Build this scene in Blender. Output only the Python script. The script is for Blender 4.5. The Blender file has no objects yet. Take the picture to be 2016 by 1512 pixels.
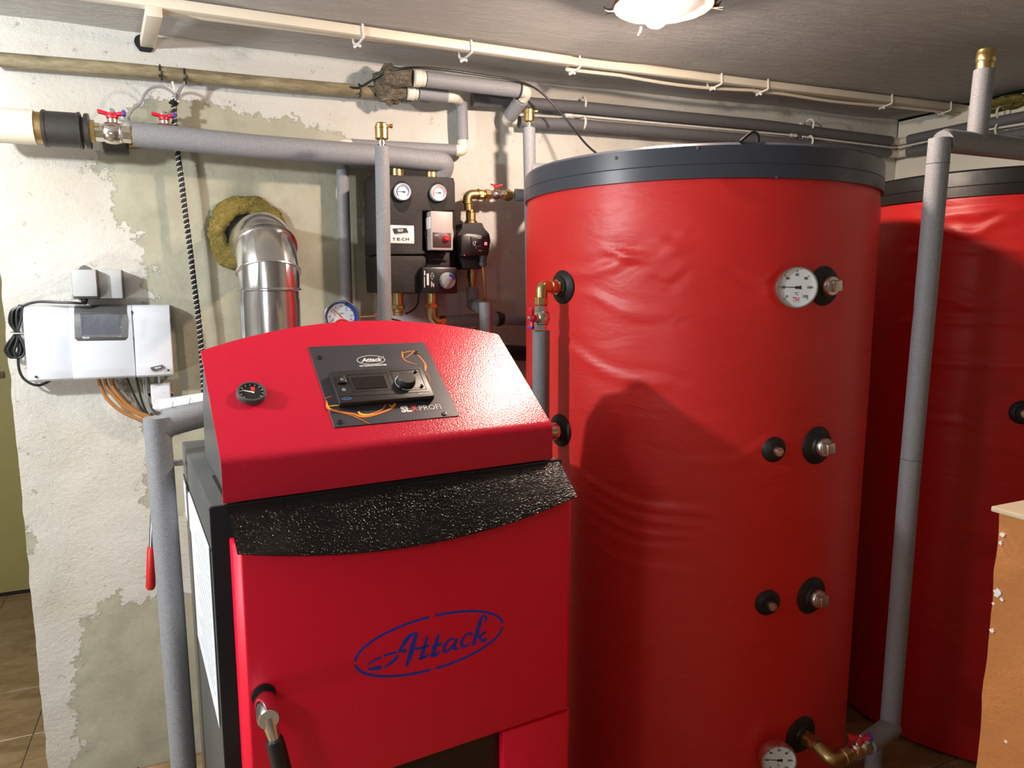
import bpy, bmesh, math, random
import numpy as np
from mathutils import Vector, Matrix, noise
random.seed(7)
SC = bpy.context.scene
COL = SC.collection
R = math.radians

# ---------------------------------------------------------------- camera, lights, exposure
H, D = 1.40, 2.42                      # eye height, distance of the back wall (plane Y = D)
FPX, PITCH, YAW = 1400.0, R(7.77), R(23.88)
FW = Vector((math.sin(YAW)*math.cos(PITCH), math.cos(YAW)*math.cos(PITCH), -math.sin(PITCH)))
RT = Vector((math.cos(YAW), -math.sin(YAW), 0))
UP = RT.cross(FW)
EYE = Vector((0, 0, H))
cam = bpy.data.cameras.new('camera')
cam.sensor_width = 36
cam.lens = FPX/2016*36
cam.clip_start = 0.02
co = bpy.data.objects.new('camera', cam)
COL.objects.link(co)
m3 = Matrix((RT, UP, -FW)).transposed()
co.matrix_world = Matrix.Translation(EYE) @ m3.to_4x4()
SC.camera = co

w = bpy.data.worlds.new('world')
w.use_nodes = True
w.node_tree.nodes['Background'].inputs[0].default_value = (0.5, 0.5, 0.52, 1)
w.node_tree.nodes['Background'].inputs[1].default_value = 0.02
SC.world = w
SC.view_settings.view_transform = 'Standard'
SC.view_settings.look = 'None'
SC.view_settings.gamma = 1.0
SC.view_settings.exposure = 0.0
SC.view_settings.use_curve_mapping = False

def lamp(name, loc, power, col, rad):
    l = bpy.data.lights.new(name, 'POINT')
    l.energy = power; l.color = col; l.shadow_soft_size = rad
    o = bpy.data.objects.new(name, l); COL.objects.link(o); o.location = loc
    return o
lamp('room_bulb', (-1.15, 1.43, 1.86), 92, (0.96, 0.985, 1.0), 0.04)    # the bare bulb left of the frame
lamp('fill_light', (-.45, .38, 1.36), 7.2, (0.97, 0.98, 1.0), 0.06)        # added fill left of the camera, brightens the boiler door
lamp('low_fill_light', (-1.35, .95, .72), 38, (0.95, 0.975, 1.0), 0.08)        # added low fill for the lower left wall, no real source
BULB_STRENGTH = 1550
ZF = -.14                                                               # floor level

# ---------------------------------------------------------------- geometry helpers
def ray(x, y): return FW*FPX + RT*(x-1008) + UP*(756-y)
def plane_pt(x, y, p, n):
    d = ray(x, y); return EYE + d*((Vector(p)-EYE).dot(n)/d.dot(n))
def W(x, y, off=0.0): return plane_pt(x, y, (0, D-off, 0), Vector((0, 1, 0)))      # on a plane off metres before the back wall
def RW(x, y, off=0.0): return plane_pt(x, y, (XR-off, 0, 0), Vector((1, 0, 0)))    # before the right wall
def ZP(x, y, z): return plane_pt(x, y, (0, 0, z), Vector((0, 0, 1)))
def DP(x, y, depth): return EYE + ray(x, y)*(depth/FPX)
def CYL(x, y, c, rad):
    d = ray(x, y); a = d.x**2+d.y**2; b = -2*(d.x*c[0]+d.y*c[1]); k = c[0]**2+c[1]**2-rad*rad
    t = (-b-math.sqrt(max(b*b-4*a*k, 0)))/(2*a); return EYE+d*t
XR = 3.04

class MB:
    """vertices and faces of one part, in world space"""
    def __init__(s): s.v = []; s.f = []; s.m = []; s.cm = 0
    def add(s, vs, fs):
        o = len(s.v); s.v += [tuple(v) for v in vs]; s.f += [tuple(i+o for i in f) for f in fs]; s.m += [s.cm]*len(fs); return s
    def box(s, o, ex, ey, ez, bev=0.0, seg=2):
        """o = corner, ex/ey/ez edge vectors"""
        o, ex, ey, ez = Vector(o), Vector(ex), Vector(ey), Vector(ez)
        c = [o+ex*i+ey*j+ez*k for k in (0, 1) for j in (0, 1) for i in (0, 1)]
        f = [(0, 2, 3, 1), (4, 5, 7, 6), (0, 1, 5, 4), (2, 6, 7, 3), (0, 4, 6, 2), (1, 3, 7, 5)]
        return s.bev(c, f, bev, seg)
    def bev(s, c, f, bev, seg=2):
        if bev <= 0: return s.add(c, f)
        bm = bmesh.new(); vs = [bm.verts.new(v) for v in c]
        for q in f: bm.faces.new([vs[i] for i in q])
        bmesh.ops.recalc_face_normals(bm, faces=bm.faces)
        bmesh.ops.bevel(bm, geom=list(bm.edges), offset=bev, segments=seg, affect='EDGES', profile=0.5, clamp_overlap=True)
        bm.verts.index_update()
        s.add([v.co.copy() for v in bm.verts], [[v.index for v in q.verts] for q in bm.faces]); bm.free(); return s
    def prism(s, poly, d, bev=0.0, seg=2):
        d = Vector(d); n = len(poly); c = [Vector(p) for p in poly]+[Vector(p)+d for p in poly]
        f = [tuple(range(n))[::-1], tuple(range(n, 2*n))]+[(i, (i+1) % n, (i+1) % n+n, i+n) for i in range(n)]
        return s.bev(c, f, bev, seg)
    def lathe(s, o, d, prof, n=24, ref=None, cap=True):
        """prof = (radius, distance along d)"""
        o, d = Vector(o), Vector(d).normalized()
        a = Vector(ref) if ref else (Vector((0, 0, 1)) if abs(d.z) < .9 else Vector((1, 0, 0)))
        u = (a-d*a.dot(d)).normalized(); v = d.cross(u)
        vs, fs = [], []; k = len(prof)
        for r, h in prof:
            for i in range(n):
                t = 2*math.pi*i/n; vs.append(o+d*h+(u*math.cos(t)+v*math.sin(t))*r)
        for j in range(k-1):
            for i in range(n):
                i2 = (i+1) % n; fs.append((j*n+i, j*n+i2, (j+1)*n+i2, (j+1)*n+i))
        if cap and prof[0][0] > 1e-5: fs.append(tuple(range(n))[::-1])
        if cap and prof[-1][0] > 1e-5: fs.append(tuple((k-1)*n+i for i in range(n)))
        return s.add(vs, fs)
    def tube(s, pts, r, n=16, cap=True, fillet=0.0, fn=6):
        pts = [Vector(p) for p in pts]
        if fillet > 0 and len(pts) > 2:
            out = [pts[0]]
            for i in range(1, len(pts)-1):
                a, b, c = pts[i-1], pts[i], pts[i+1]
                k = min(fillet, (a-b).length*.49, (c-b).length*.49)
                p, q = b+(a-b).normalized()*k, b+(c-b).normalized()*k
                for j in range(fn+1):
                    t = j/fn; out.append(p*(1-t)**2+b*2*t*(1-t)+q*t*t)
            pts = out+[pts[-1]]
        rs = r if isinstance(r, (list, tuple)) else [r]*len(pts)
        k = len(pts); tg = []
        for i in range(k):
            a = pts[max(i-1, 0)]; b = pts[min(i+1, k-1)]
            d1 = (pts[i]-a).normalized() if i else (b-pts[i]).normalized()
            d2 = (b-pts[i]).normalized() if i < k-1 else d1
            t = (d1+d2); tg.append((t.normalized() if t.length > 1e-6 else d1, d1))
        t0 = tg[0][0]; u = t0.orthogonal().normalized(); vs, fs = [], []
        for i in range(k):
            t, d1 = tg[i]; u = (u-t*u.dot(t)).normalized(); v = t.cross(u)
            cosh = max(t.dot(d1), .5)
            for j in range(n):
                an = 2*math.pi*j/n; off = u*math.cos(an)+v*math.sin(an)
                if 0 < i < k-1 and cosh < .995:      # mitre: stretch across the bend
                    bd = (d1-t*t.dot(d1))
                    if bd.length > 1e-6:
                        bd.normalize(); off = off+bd*off.dot(bd)*(1/cosh-1)
                vs.append(pts[i]+off*rs[i])
        for i in range(k-1):
            for j in range(n):
                j2 = (j+1) % n; fs.append((i*n+j, i*n+j2, (i+1)*n+j2, (i+1)*n+j))
        if cap: fs.append(tuple(range(n))[::-1]); fs.append(tuple((k-1)*n+j for j in range(n)))
        return s.add(vs, fs)
    def ribbon(s, pts, wd, nrm, thick=0.0006):
        """flat strip through world points lying in a plane of normal nrm"""
        pts = [Vector(p) for p in pts]; nrm = Vector(nrm).normalized(); k = len(pts); vs = []
        ws = wd if isinstance(wd, (list, tuple)) else [wd]*k
        for i in range(k):
            t = (pts[min(i+1, k-1)]-pts[max(i-1, 0)]).normalized(); sd = nrm.cross(t)
            for q in (-1, 1): vs.append(pts[i]+sd*q*ws[i]/2+nrm*thick)
            for q in (-1, 1): vs.append(pts[i]+sd*q*ws[i]/2)
        fs = []
        for i in range(k-1):
            a, b = 4*i, 4*i+4
            fs += [(a, a+1, b+1, b), (a+2, b+2, b+3, a+3), (a, b, b+2, a+2), (a+1, a+3, b+3, b+1)]
        fs += [(0, 2, 3, 1), (4*k-4, 4*k-3, 4*k-1, 4*k-2)]
        return s.add(vs, fs)
    def disc(s, c, nrm, r, h=0.001, n=24):
        return s.lathe(c, nrm, [(r, 0), (r, h)], n)
    def text(s, txt, o, xd, yd, size, shear=0.0, align='CENTER', width=None, bold=0.0):
        cu = bpy.data.curves.new('t', 'FONT'); cu.body = txt; cu.size = size; cu.align_x = align; cu.align_y = 'CENTER'
        cu.shear = shear; cu.resolution_u = 2; cu.offset = bold
        ob = bpy.data.objects.new('t', cu); COL.objects.link(ob)
        me = bpy.data.meshes.new_from_object(ob.evaluated_get(bpy.context.evaluated_depsgraph_get()))
        xs = [v.co.x for v in me.vertices]
        k = 1.0
        if width and xs: k = width/(max(xs)-min(xs))
        o, xd, yd = Vector(o), Vector(xd).normalized(), Vector(yd).normalized(); nn = xd.cross(yd)
        s.add([o+xd*v.co.x*k+yd*v.co.y+nn*.0004 for v in me.vertices], [tuple(p.vertices) for p in me.polygons])
        bpy.data.objects.remove(ob); bpy.data.curves.remove(cu); bpy.data.meshes.remove(me)
        return s
    def mesh(s, name, org, smooth=35):
        me = bpy.data.meshes.new(name)
        ox, oy, oz = org
        me.from_pydata([(x-ox, y-oy, z-oz) for x, y, z in s.v], [], s.f)
        if any(s.m): me.polygons.foreach_set('material_index', s.m)
        me.validate()
        if smooth:
            bm = bmesh.new(); bm.from_mesh(me); bmesh.ops.recalc_face_normals(bm, faces=bm.faces); bm.to_mesh(me); bm.free()
            me.polygons.foreach_set('use_smooth', [True]*len(me.polygons)); me.set_sharp_from_angle(angle=R(smooth))
        return me

def setp(o, label=None, cat=None, group=None, kind=None):
    if label: o['label'] = label
    if cat: o['category'] = cat
    if group: o['group'] = group
    if kind: o['kind'] = kind
    return o
def thing(name, label, cat, loc, group=None):
    o = bpy.data.objects.new(name, None); COL.objects.link(o); o.location = loc; o.empty_display_size = .05
    return setp(o, label, cat, group)
def rootloc(o):
    while o.parent: o = o.parent
    return o.location
def part(name, mb, mat, parent, label=None, smooth=35):
    me = mb.mesh(name, rootloc(parent), smooth)
    for mm in (mat if isinstance(mat, (list, tuple)) else [mat]): me.materials.append(mm)
    o = bpy.data.objects.new(name, me); COL.objects.link(o); o.parent = parent
    if label: o['label'] = label
    return o
def parts(name, mat, parent, items, label=None):
    for i in items: part(name, i, mat, parent, label)
def solo(name, mb, mat, label=None, cat=None, group=None, kind=None, org=None, smooth=35):
    """a thing (or a piece of the setting) that is one mesh"""
    xs = np.array(mb.v); lo, hi = xs.min(0), xs.max(0)
    org = org or ((lo[0]+hi[0])/2, (lo[1]+hi[1])/2, lo[2])
    me = mb.mesh(name, org, smooth)
    for mm in (mat if isinstance(mat, (list, tuple)) else [mat]): me.materials.append(mm)
    o = bpy.data.objects.new(name, me); COL.objects.link(o); o.location = org
    return setp(o, label, cat, group, kind)

# ---------------------------------------------------------------- materials
class NT:
    def __init__(s, name):
        s.m = bpy.data.materials.new(name); s.m.use_nodes = True; s.t = s.m.node_tree
        s.b = s.t.nodes['Principled BSDF']
    def n(s, ty, ins=None, **kw):
        q = s.t.nodes.new(ty)
        for k, v in kw.items(): setattr(q, k, v)
        for k, v in (ins or {}).items(): s.put(q.inputs[k], v)
        return q
    def put(s, sock, v):
        if hasattr(v, 'links') or hasattr(v, 'is_linked'): s.t.links.new(v, sock)
        else: sock.default_value = v
    def co(s, sc=(1, 1, 1)):
        tc = s.n('ShaderNodeTexCoord'); mp = s.n('ShaderNodeMapping', {'Vector': tc.outputs['Object'], 'Scale': sc}); return mp.outputs[0]
    def noise(s, scale, detail=4, rough=.55, vec=None, dist=0):
        return s.n('ShaderNodeTexNoise', {'Vector': vec or s.co(), 'Scale': scale, 'Detail': detail, 'Roughness': rough, 'Distortion': dist}).outputs['Fac']
    def ramp(s, fac, stops):
        q = s.n('ShaderNodeValToRGB', {'Fac': fac}); e = q.color_ramp.elements
        while len(e) < len(stops): e.new(.5)
        for i, (p, c) in enumerate(stops): e[i].position = p; e[i].color = (*c, 1) if len(c) == 3 else c
        return q.outputs[0]
    def mix(s, f, a, b):
        q = s.n('ShaderNodeMix', data_type='RGBA'); s.put(q.inputs[0], f)
        for k, v in ((6, a), (7, b)):
            if isinstance(v, tuple): v = (*v, 1) if len(v) == 3 else v
            s.put(q.inputs[k], v)
        return q.outputs[2]
    def math(s, op, a, b=0.0, c=0.0):
        q = s.n('ShaderNodeMath', operation=op)
        for i, v in enumerate((a, b, c)): s.put(q.inputs[i], v)
        return q.outputs[0]
    def bump(s, h, st=.3, dist=.01, prev=None):
        q = s.n('ShaderNodeBump', {'Height': h, 'Strength': st, 'Distance': dist})
        if prev is not None: s.put(q.inputs['Normal'], prev)
        return q.outputs[0]
    def done(s, col=None, rough=None, metal=None, normal=None, **kw):
        b = s.b
        if col is not None: s.put(b.inputs['Base Color'], (*col, 1) if isinstance(col, tuple) and len(col) == 3 else col)
        if rough is not None: s.put(b.inputs['Roughness'], rough)
        if metal is not None: s.put(b.inputs['Metallic'], metal)
        if normal is not None: s.put(b.inputs['Normal'], normal)
        for k, v in kw.items(): s.put(b.inputs[k], v)
        return s.m
def plain(name, col, rough=.5, metal=0.0, bs=0, bst=.2, bd=.001, var=.12, **kw):
    t = NT(name); f = t.noise(bs or 30, 3)
    c = t.mix(f, tuple(x*(1-var) for x in col), tuple(min(x*(1+var), 1) for x in col))
    return t.done(c, rough, metal, t.bump(t.noise(bs, 3), bst, bd) if bs else None, **kw)

def mat_wall():
    t = NT('peeling_plaster_wall')
    at = t.n('ShaderNodeAttribute', attribute_name='paint').outputs['Fac']
    n1 = t.noise(22, 9, .68); n2 = t.noise(70, 6, .7)
    d = t.math('ADD', at, t.math('ADD', t.math('MULTIPLY', t.math('SUBTRACT', n1, .5), .15), t.math('MULTIPLY', t.math('SUBTRACT', n2, .5), .07)))
    fac = t.ramp(t.math('ADD', t.math('MULTIPLY', d, 60), .5), [(.35, (0, 0, 0)), (.65, (1, 1, 1))])
    spots = t.ramp(t.noise(9, 8, .72), [(.685, (1, 1, 1)), (.70, (0, 0, 0))])
    pits = t.ramp(t.noise(34, 9, .75), [(.63, (1, 1, 1)), (.66, (.35, .35, .35))])
    fac = t.math('MULTIPLY', t.math('MULTIPLY', fac, spots), pits)
    lo = t.noise(1.6, 5, .6); mid = t.noise(7, 6, .62)
    paint = t.mix(t.ramp(lo, [(.42, (0, 0, 0)), (.72, (1, 1, 1))]), (.69, .68, .635), (.58, .535, .435))
    paint = t.mix(t.ramp(mid, [(.55, (0, 0, 0)), (.8, (.6, .6, .6))]), paint, (.55, .53, .47))
    plas = t.mix(t.ramp(t.noise(3.2, 6, .6), [(.3, (0, 0, 0)), (.7, (1, 1, 1))]), (.31, .30, .215), (.46, .445, .345))
    plas = t.mix(t.ramp(t.noise(12, 5), [(.5, (0, 0, 0)), (.75, (.5, .5, .5))]), plas, (.26, .25, .185))
    c = t.mix(fac, plas, paint)
    g = t.noise(75, 9, .72); g2 = t.noise(5, 4)
    roughh = t.math('MULTIPLY', g, t.ramp(fac, [(0, (.25, .25, .25)), (1, (1, 1, 1))]))
    nb = t.bump(t.math('ADD', roughh, t.math('MULTIPLY', g2, 1.2)), .55, .016)
    nb = t.bump(fac, .18, .002, nb)
    return t.done(c, .85, 0, nb)
def mat_ceiling():
    t = NT('rough_grey_ceiling')
    v = t.co((1, 3.2, 1))
    a = t.noise(11, 9, .7, v, .4); b = t.noise(2.2, 4, .6)
    c = t.mix(b, (.44, .425, .40), (.58, .56, .53))
    c = t.mix(t.ramp(a, [(.5, (0, 0, 0)), (.72, (.8, .8, .8))]), c, (.60, .57, .52))
    return t.done(c, .85, 0, t.bump(a, .8, .02, t.bump(t.noise(60, 6, .7), .35, .006)))
def mat_plainwall(name, col):
    t = NT(name)
    c = t.mix(t.noise(2.5, 5), tuple(x*.88 for x in col), col)
    return t.done(c, .85, 0, t.bump(t.noise(30, 7, .65), .3, .006))
def mat_tile():
    t = NT('brown_marbled_tile')
    a = t.noise(7, 8, .65, t.co((1, 1.8, 1)), 1.2)
    c = t.ramp(a, [(.25, (.13, .075, .035)), (.5, (.27, .175, .085)), (.75, (.38, .27, .15))])
    return t.done(c, .32, 0, t.bump(t.noise(40, 3), .05, .001))
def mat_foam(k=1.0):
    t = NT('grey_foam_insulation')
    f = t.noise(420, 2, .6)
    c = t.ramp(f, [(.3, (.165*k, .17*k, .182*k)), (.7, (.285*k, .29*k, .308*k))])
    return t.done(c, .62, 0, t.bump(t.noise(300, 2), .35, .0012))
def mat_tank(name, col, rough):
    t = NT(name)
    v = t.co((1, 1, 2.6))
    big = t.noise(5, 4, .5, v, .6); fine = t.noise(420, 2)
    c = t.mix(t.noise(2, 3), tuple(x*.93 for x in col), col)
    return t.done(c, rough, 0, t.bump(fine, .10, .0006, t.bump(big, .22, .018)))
def mat_powder(name, col, rough=.32, st=.28, sc=330, spec=.5):
    t = NT(name)
    return t.done(col, rough, 0, t.bump(t.noise(sc, 2, .5), st, .0016), **{'Specular IOR Level': spec})
def mat_wool():
    t = NT('yellow_mineral_wool'); f = t.noise(90, 7, .7, t.co((1, 1, 1)), 1.5)
    c = t.ramp(f, [(.3, (.16, .11, .02)), (.55, (.42, .32, .07)), (.8, (.62, .52, .2))])
    return t.done(c, .95, 0, t.bump(f, 1.0, .02))
def mat_hemp():
    t = NT('hemp_and_rust'); f = t.noise(60, 7, .7, t.co((1, 1, 2.5)), 1.0)
    c = t.ramp(f, [(.3, (.07, .045, .025)), (.5, (.22, .17, .11)), (.75, (.45, .41, .34))])
    return t.done(c, .9, 0, t.bump(f, 1.0, .015))
def mat_oldpipe():
    t = NT('old_stained_pipe'); f = t.noise(35, 7, .7, t.co((.25, 1, 1)))
    c = t.ramp(f, [(.3, (.10, .078, .04)), (.5, (.24, .20, .115)), (.72, (.40, .36, .24))])
    return t.done(c, .6, 0, t.bump(f, .4, .003))
def mat_ochre():
    t = NT('ochre_render'); f = t.noise(26, 8, .65)
    c = t.mix(t.noise(4, 4), (.46, .165, .038), (.56, .225, .065))
    sp = t.ramp(t.noise(8, 6, .7), [(.70, (0, 0, 0)), (.72, (1, 1, 1))])
    c = t.mix(sp, c, (.75, .7, .6))
    return t.done(c, .8, 0, t.bump(f, .5, .012))
def mat_steel(name, col, rough, aniso=0.0):
    t = NT(name); f = t.noise(60, 4, .6, t.co((1, 1, .06)))
    return t.done(col, t.ramp(f, [(.3, (rough*.7,)*3), (.8, (rough*1.5,)*3)]), 1.0, t.bump(t.noise(9, 3), .05, .004), Anisotropic=aniso)
def mat_galv():
    t = NT('dark_grey_coated_sheet'); f = t.noise(260, 3)
    return t.done(t.ramp(f, [(.3, (.055, .058, .056)), (.7, (.12, .125, .12))]), .42, .1, t.bump(f, .25, .001))
def emis(name, col, st):
    t = NT(name); return t.done((1, 1, 1), .4, 0, None, **{'Emission Color': (*col, 1), 'Emission Strength': st})

M = dict(
    wall=mat_wall(), ceil=mat_ceiling(), white_wall=mat_plainwall('pale_cream_wall', (.82, .81, .70)), room=mat_plainwall('whitewashed_wall', (.34, .32, .28)),
    olive=plain('olive_door_paint', (.33, .285, .105), .55, 0, 9, .1, .002), tile=mat_tile(), grout=plain('grout', (.40, .35, .26), .9, 0, 60),
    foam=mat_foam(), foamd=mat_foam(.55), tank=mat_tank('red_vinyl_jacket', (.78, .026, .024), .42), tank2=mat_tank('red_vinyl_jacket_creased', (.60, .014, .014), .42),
    band=plain('anthracite_plastic_band', (.055, .063, .085), .36, 0, 8, .05, .004, .06), band2=plain('black_film_band', (.008, .0075, .0075), .42, 0, 14, .25, .006),
    red=mat_powder('red_powder_coat', (.60, .009, .038), .24, .36), redside=mat_powder('red_powder_coat_door', (.86, .001, .036), .42, .12),
    black=mat_powder('black_textured_coat', (.0055, .005, .0048), .13, 1.0, 300, .22), blackg=plain('black_gloss_paint', (.008, .008, .012), .18, 0, 0),
    galv=mat_galv(), brass=mat_steel('brass', (.64, .47, .20), .30), brassd=mat_steel('aged_brass', (.46, .32, .14), .38), nickel=mat_steel('nickel', (.72, .69, .63), .22),
    chrome=mat_steel('chrome', (.78, .78, .80), .14), steel=mat_steel('stainless_flue_steel', (.70, .70, .69), .20, .3), plugm=mat_steel('zinc_plug', (.66, .63, .57), .32),
    handle=plain('red_handle_plastic', (.62, .012, .035), .35), blue=plain('violet_tag', (.05, .06, .42), .45), rubber=plain('black_rubber', (.010, .010, .010), .55, 0, 50, .1),
    iron=plain('black_iron', (.07, .066, .062), .40, .6, 60, .3, .002), epp=plain('black_foam_shell', (.017, .014, .0145), .62, 0, 260, .8, .0022, .35),
    plastic_b=plain('black_plastic', (.016, .015, .016), .38, 0, 0), plastic_w=plain('white_plastic', (.66, .69, .74), .33, 0, 0, var=.02), plastic_g=plain('light_grey_plastic', (.43, .45, .46), .42, 0, 0, var=.03),
    plastic_d=plain('dark_grey_plastic', (.085, .085, .085), .45), white=plain('white_print', (.80, .80, .78), .5, var=.02), paper=plain('white_paper', (.64, .66, .69), .75, 0, 40, .1, .001, .04),
    ivory=plain('ivory_ppr_plastic', (.66, .63, .54), .42, 0, 20, .15, .001, .06), trunk=plain('cream_trunking', (.72, .66, .53), .45, 0, 12, .15, .002, .06),
    wool=mat_wool(), hemp=mat_hemp(), oldpipe=mat_oldpipe(), ochre=mat_ochre(), cablew=plain('white_cable', (.70, .69, .64), .5), cableb=plain('black_cable', (.012, .012, .013), .42),
    cableg=plain('grey_cable', (.25, .25, .255), .5), cablebr=plain('brown_cable', (.34, .145, .035), .5), taupe=plain('taupe_plastic', (.42, .36, .335), .45, 0, 0, var=.03), brownp=plain('brown_faceplate', (.055, .03, .028), .4),
    redk=plain('red_knob', (.50, .012, .018), .4), dial=plain('white_dial', (.78, .80, .82), .4, var=.02), dialb=plain('blue_dial_ring', (.03, .055, .26), .4), dialr=plain('red_dial_ring', (.62, .03, .03), .4),
    ink=plain('dark_ink', (.02, .02, .022), .6), inkg=plain('green_marker', (.015, .075, .06), .5), orange=plain('flame_orange', (.85, .22, .015), .5), yellow=plain('flame_yellow', (.92, .50, .05), .5),
    plate=plain('slate_print_plate', (.042, .040, .052), .38, 0, 0), screen=plain('dark_screen', (.016, .014, .013), .12, 0, 0), screenb=plain('blue_black_screen', (.024, .026, .05), .10, 0, 0),
    logo=plain('blue_logo_paint', (.012, .045, .48), .4), rust=plain('rusty_rim', (.16, .075, .05), .55, .3, 60, .4, .002), shade=plain('white_enamel', (.80, .74, .66), .35),
    gap=plain('dark_gap', (.006, .006, .006), .8), redx=plain('red_print', (.70, .03, .03), .5), tilec=plain('cream_top_tile', (.62, .52, .36), .25, 0, 5, .03, .002, .15),
    whitepipe=plain('cream_painted_pipe', (.74, .69, .55), .4, 0, 14, .1, .002, .08), copper=mat_steel('copper', (.72, .36, .20), .3), foamy=plain('old_yellow_foam', (.17, .145, .03), .9, 0, 30, 1.0, .02, .5),
    rod=mat_steel('dull_steel_rod', (.34, .34, .35), .35), grip=plain('red_rubber_grip', (.58, .018, .018), .4),
)
def mat_film():
    t = NT('clear_film'); nb = t.bump(t.noise(40, 5, .6, None, 1.5), .8, .01)
    return t.done((.8, .85, .9), .12, 0, nb, Alpha=.13)
M['film'] = mat_film()
EX, EZ, OUT = Vector((1, 0, 0)), Vector((0, 0, 1)), Vector((0, -1, 0))
# ================================================================ THE SETTING
def zc(x): return 2.127+max(0, x-.9)*.021
HOLE = W(490, 464); HR = .080
WX0 = -.495
def region(px): return np.array([(W(x, y).x, W(x, y).z) for x, y in px])
EXPOSED = [region(p) for p in (
    [(255,219),(270,214),(290,203),(315,199),(340,195),(365,199),(400,193),(412,200),(440,208),(462,219),(480,220),(500,224),(535,226),(570,235),(600,243),(620,255),(660,262),(705,268),(735,290),(742,340),(722,355),(713,380),(718,403),(711,430),(714,460),(722,480),(736,490),(742,560),(745,650),(760,1000),(318,1009),(298,1009),(276,1004),(278,984),(293,959),(288,919),(298,874),(288,854),(277,816),(267,797),(255,779),(237,770),(238,754),(245,742),(290,735),(292,598),(298,582),(295,570),(274,570),(274,545),(303,527),(295,524),(289,508),(278,484),(274,465),(258,459),(246,441),(234,438),(221,422),(215,395),(212,370),(214,361),(204,338),(186,333),(191,309),(200,285),(240,250)],
    [(330,1168),(318,1173),(283,1175),(259,1190),(244,1200),(236,1187),(231,1173),(226,1153),(222,1170),(216,1183),(191,1203),(164,1223),(157,1252),(149,1297),(154,1332),(152,1367),(142,1377),(147,1400),(142,1432),(149,1456),(169,1470),(165,1483),(144,1500),(138,1560),(420,1560),(420,1168)],
    [(48,1041),(62,1050),(75,1073),(68,1090),(57,1108),(46,1100)])]
def sdist(P, poly):
    """signed distance to a polygon, positive outside"""
    a = poly; b = np.roll(poly, -1, 0); d = np.full(len(P), 1e9); ins = np.zeros(len(P), bool)
    for p, q in zip(a, b):
        e = q-p; t = np.clip(((P-p)@e)/(e@e+1e-12), 0, 1); d = np.minimum(d, np.hypot(*(P-p-t[:, None]*e).T))
        c = (p[1] > P[:, 1]) != (q[1] > P[:, 1]); xx = p[0]+(P[:, 1]-p[1])*(q[0]-p[0])/(q[1]-p[1]+1e-12); ins ^= c & (P[:, 0] < xx)
    return np.where(ins, -d, d)
def build_wall():
    st = .015; nx, nz = int((XR-WX0)/st)+1, int((2.20-ZF)/st)+1
    xs, zs = np.linspace(WX0, XR, nx), np.linspace(ZF, 2.20, nz)
    gx, gz = np.meshgrid(xs, zs); P = np.stack([gx.ravel(), gz.ravel()], 1)
    sd = np.min([sdist(P, r) for r in EXPOSED], 0)
    vs = []
    for (x, z) in P:
        e = .006*noise.noise((x*3, 0, z*3))+.003*noise.noise((x*11, 4, z*11))
        xx = x+(.004*noise.noise((0, z*18, 3)) if x < WX0+1e-6 else 0)
        vs.append((xx, D+e+.003, z))
    fs = []
    for j in range(nz-1):
        for i in range(nx-1):
            a = j*nx+i
            if math.hypot(xs[i]+st/2-HOLE.x, zs[j]+st/2-HOLE.z) < HR: continue
            fs.append((a, a+1, a+nx+1, a+nx))
    k = len(vs)                                   # the jamb at the left end and the back of the wall
    for j in range(nz): vs.append((WX0, D+.26, zs[j]))
    for j in range(nz-1): fs.append((j*nx, (j+1)*nx, k+j+1, k+j))
    k2 = len(vs); vs += [(XR, D+.26, ZF), (XR, D+.26, 2.2)]; fs.append((k, k2, k2+1, k+nz-1))
    me = bpy.data.meshes.new('wall_back'); me.from_pydata(vs, [], fs)
    at = me.attributes.new('paint', 'FLOAT', 'POINT')
    at.data.foreach_set('value', list(sd)+[.3]*(len(vs)-len(sd)))
    me.polygons.foreach_set('use_smooth', [True]*len(me.polygons)); me.set_sharp_from_angle(angle=R(50))
    me.materials.append(M['wall'])
    o = bpy.data.objects.new('wall_back', me); COL.objects.link(o); o['kind'] = 'structure'
    o['label'] = 'white painted basement wall with peeling paint over grey-green plaster'
    return o
wall_back = build_wall()
hb = MB().lathe((HOLE.x, D-.002, HOLE.z), (0, 1, 0), [(HR+.012, 0), (HR+.012, .22)], 32)
o = part('flue_hole_lining', hb, M['gap'], wall_back)
def slab(name, o, ex, ey, ez, mat, **kw):
    return solo(name, MB().box(o, ex, ey, ez), mat, kind='structure', smooth=0, **kw)
slab('wall_right', (XR, -2.2, ZF), (.12, 0, 0), (0, 4.62, 0), (0, 0, 2.3), M['white_wall'], label='pale cream wall meeting the back wall behind the second tank')
slab('wall_front', (-3.2, -2.32, ZF), (6.24, 0, 0), (0, .12, 0), (0, 0, 2.3), M['room'])
slab('wall_left', (-3.32, -2.2, ZF), (.12, 0, 0), (0, 6.4, 0), (0, 0, 2.3), M['room'])
mb = MB()
n0 = 64
for i in range(n0):
    for j in range(n0):
        x0, x1 = -3.2+6.24*i/n0, -3.2+6.24*(i+1)/n0; y0, y1 = -2.2+6.5*j/n0, -2.2+6.5*(j+1)/n0
        def q(x, y): return (x, y, zc(x)+.007*noise.noise((x*2, y*2, 1))+.004*noise.noise((x*6, y*9, 5)))
        mb.add([q(x0, y0), q(x0, y1), q(x1, y1), q(x1, y0)], [(0, 1, 2, 3)])
ceiling = mb
me = bpy.data.meshes.new('ceiling')
bm = bmesh.new(); vv = [bm.verts.new(v) for v in mb.v]
for f in mb.f: bm.faces.new([vv[i] for i in f])
bmesh.ops.remove_doubles(bm, verts=bm.verts, dist=1e-5); bm.to_mesh(me); bm.free()
me.polygons.foreach_set('use_smooth', [True]*len(me.polygons)); me.materials.append(M['ceil'])
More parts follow.
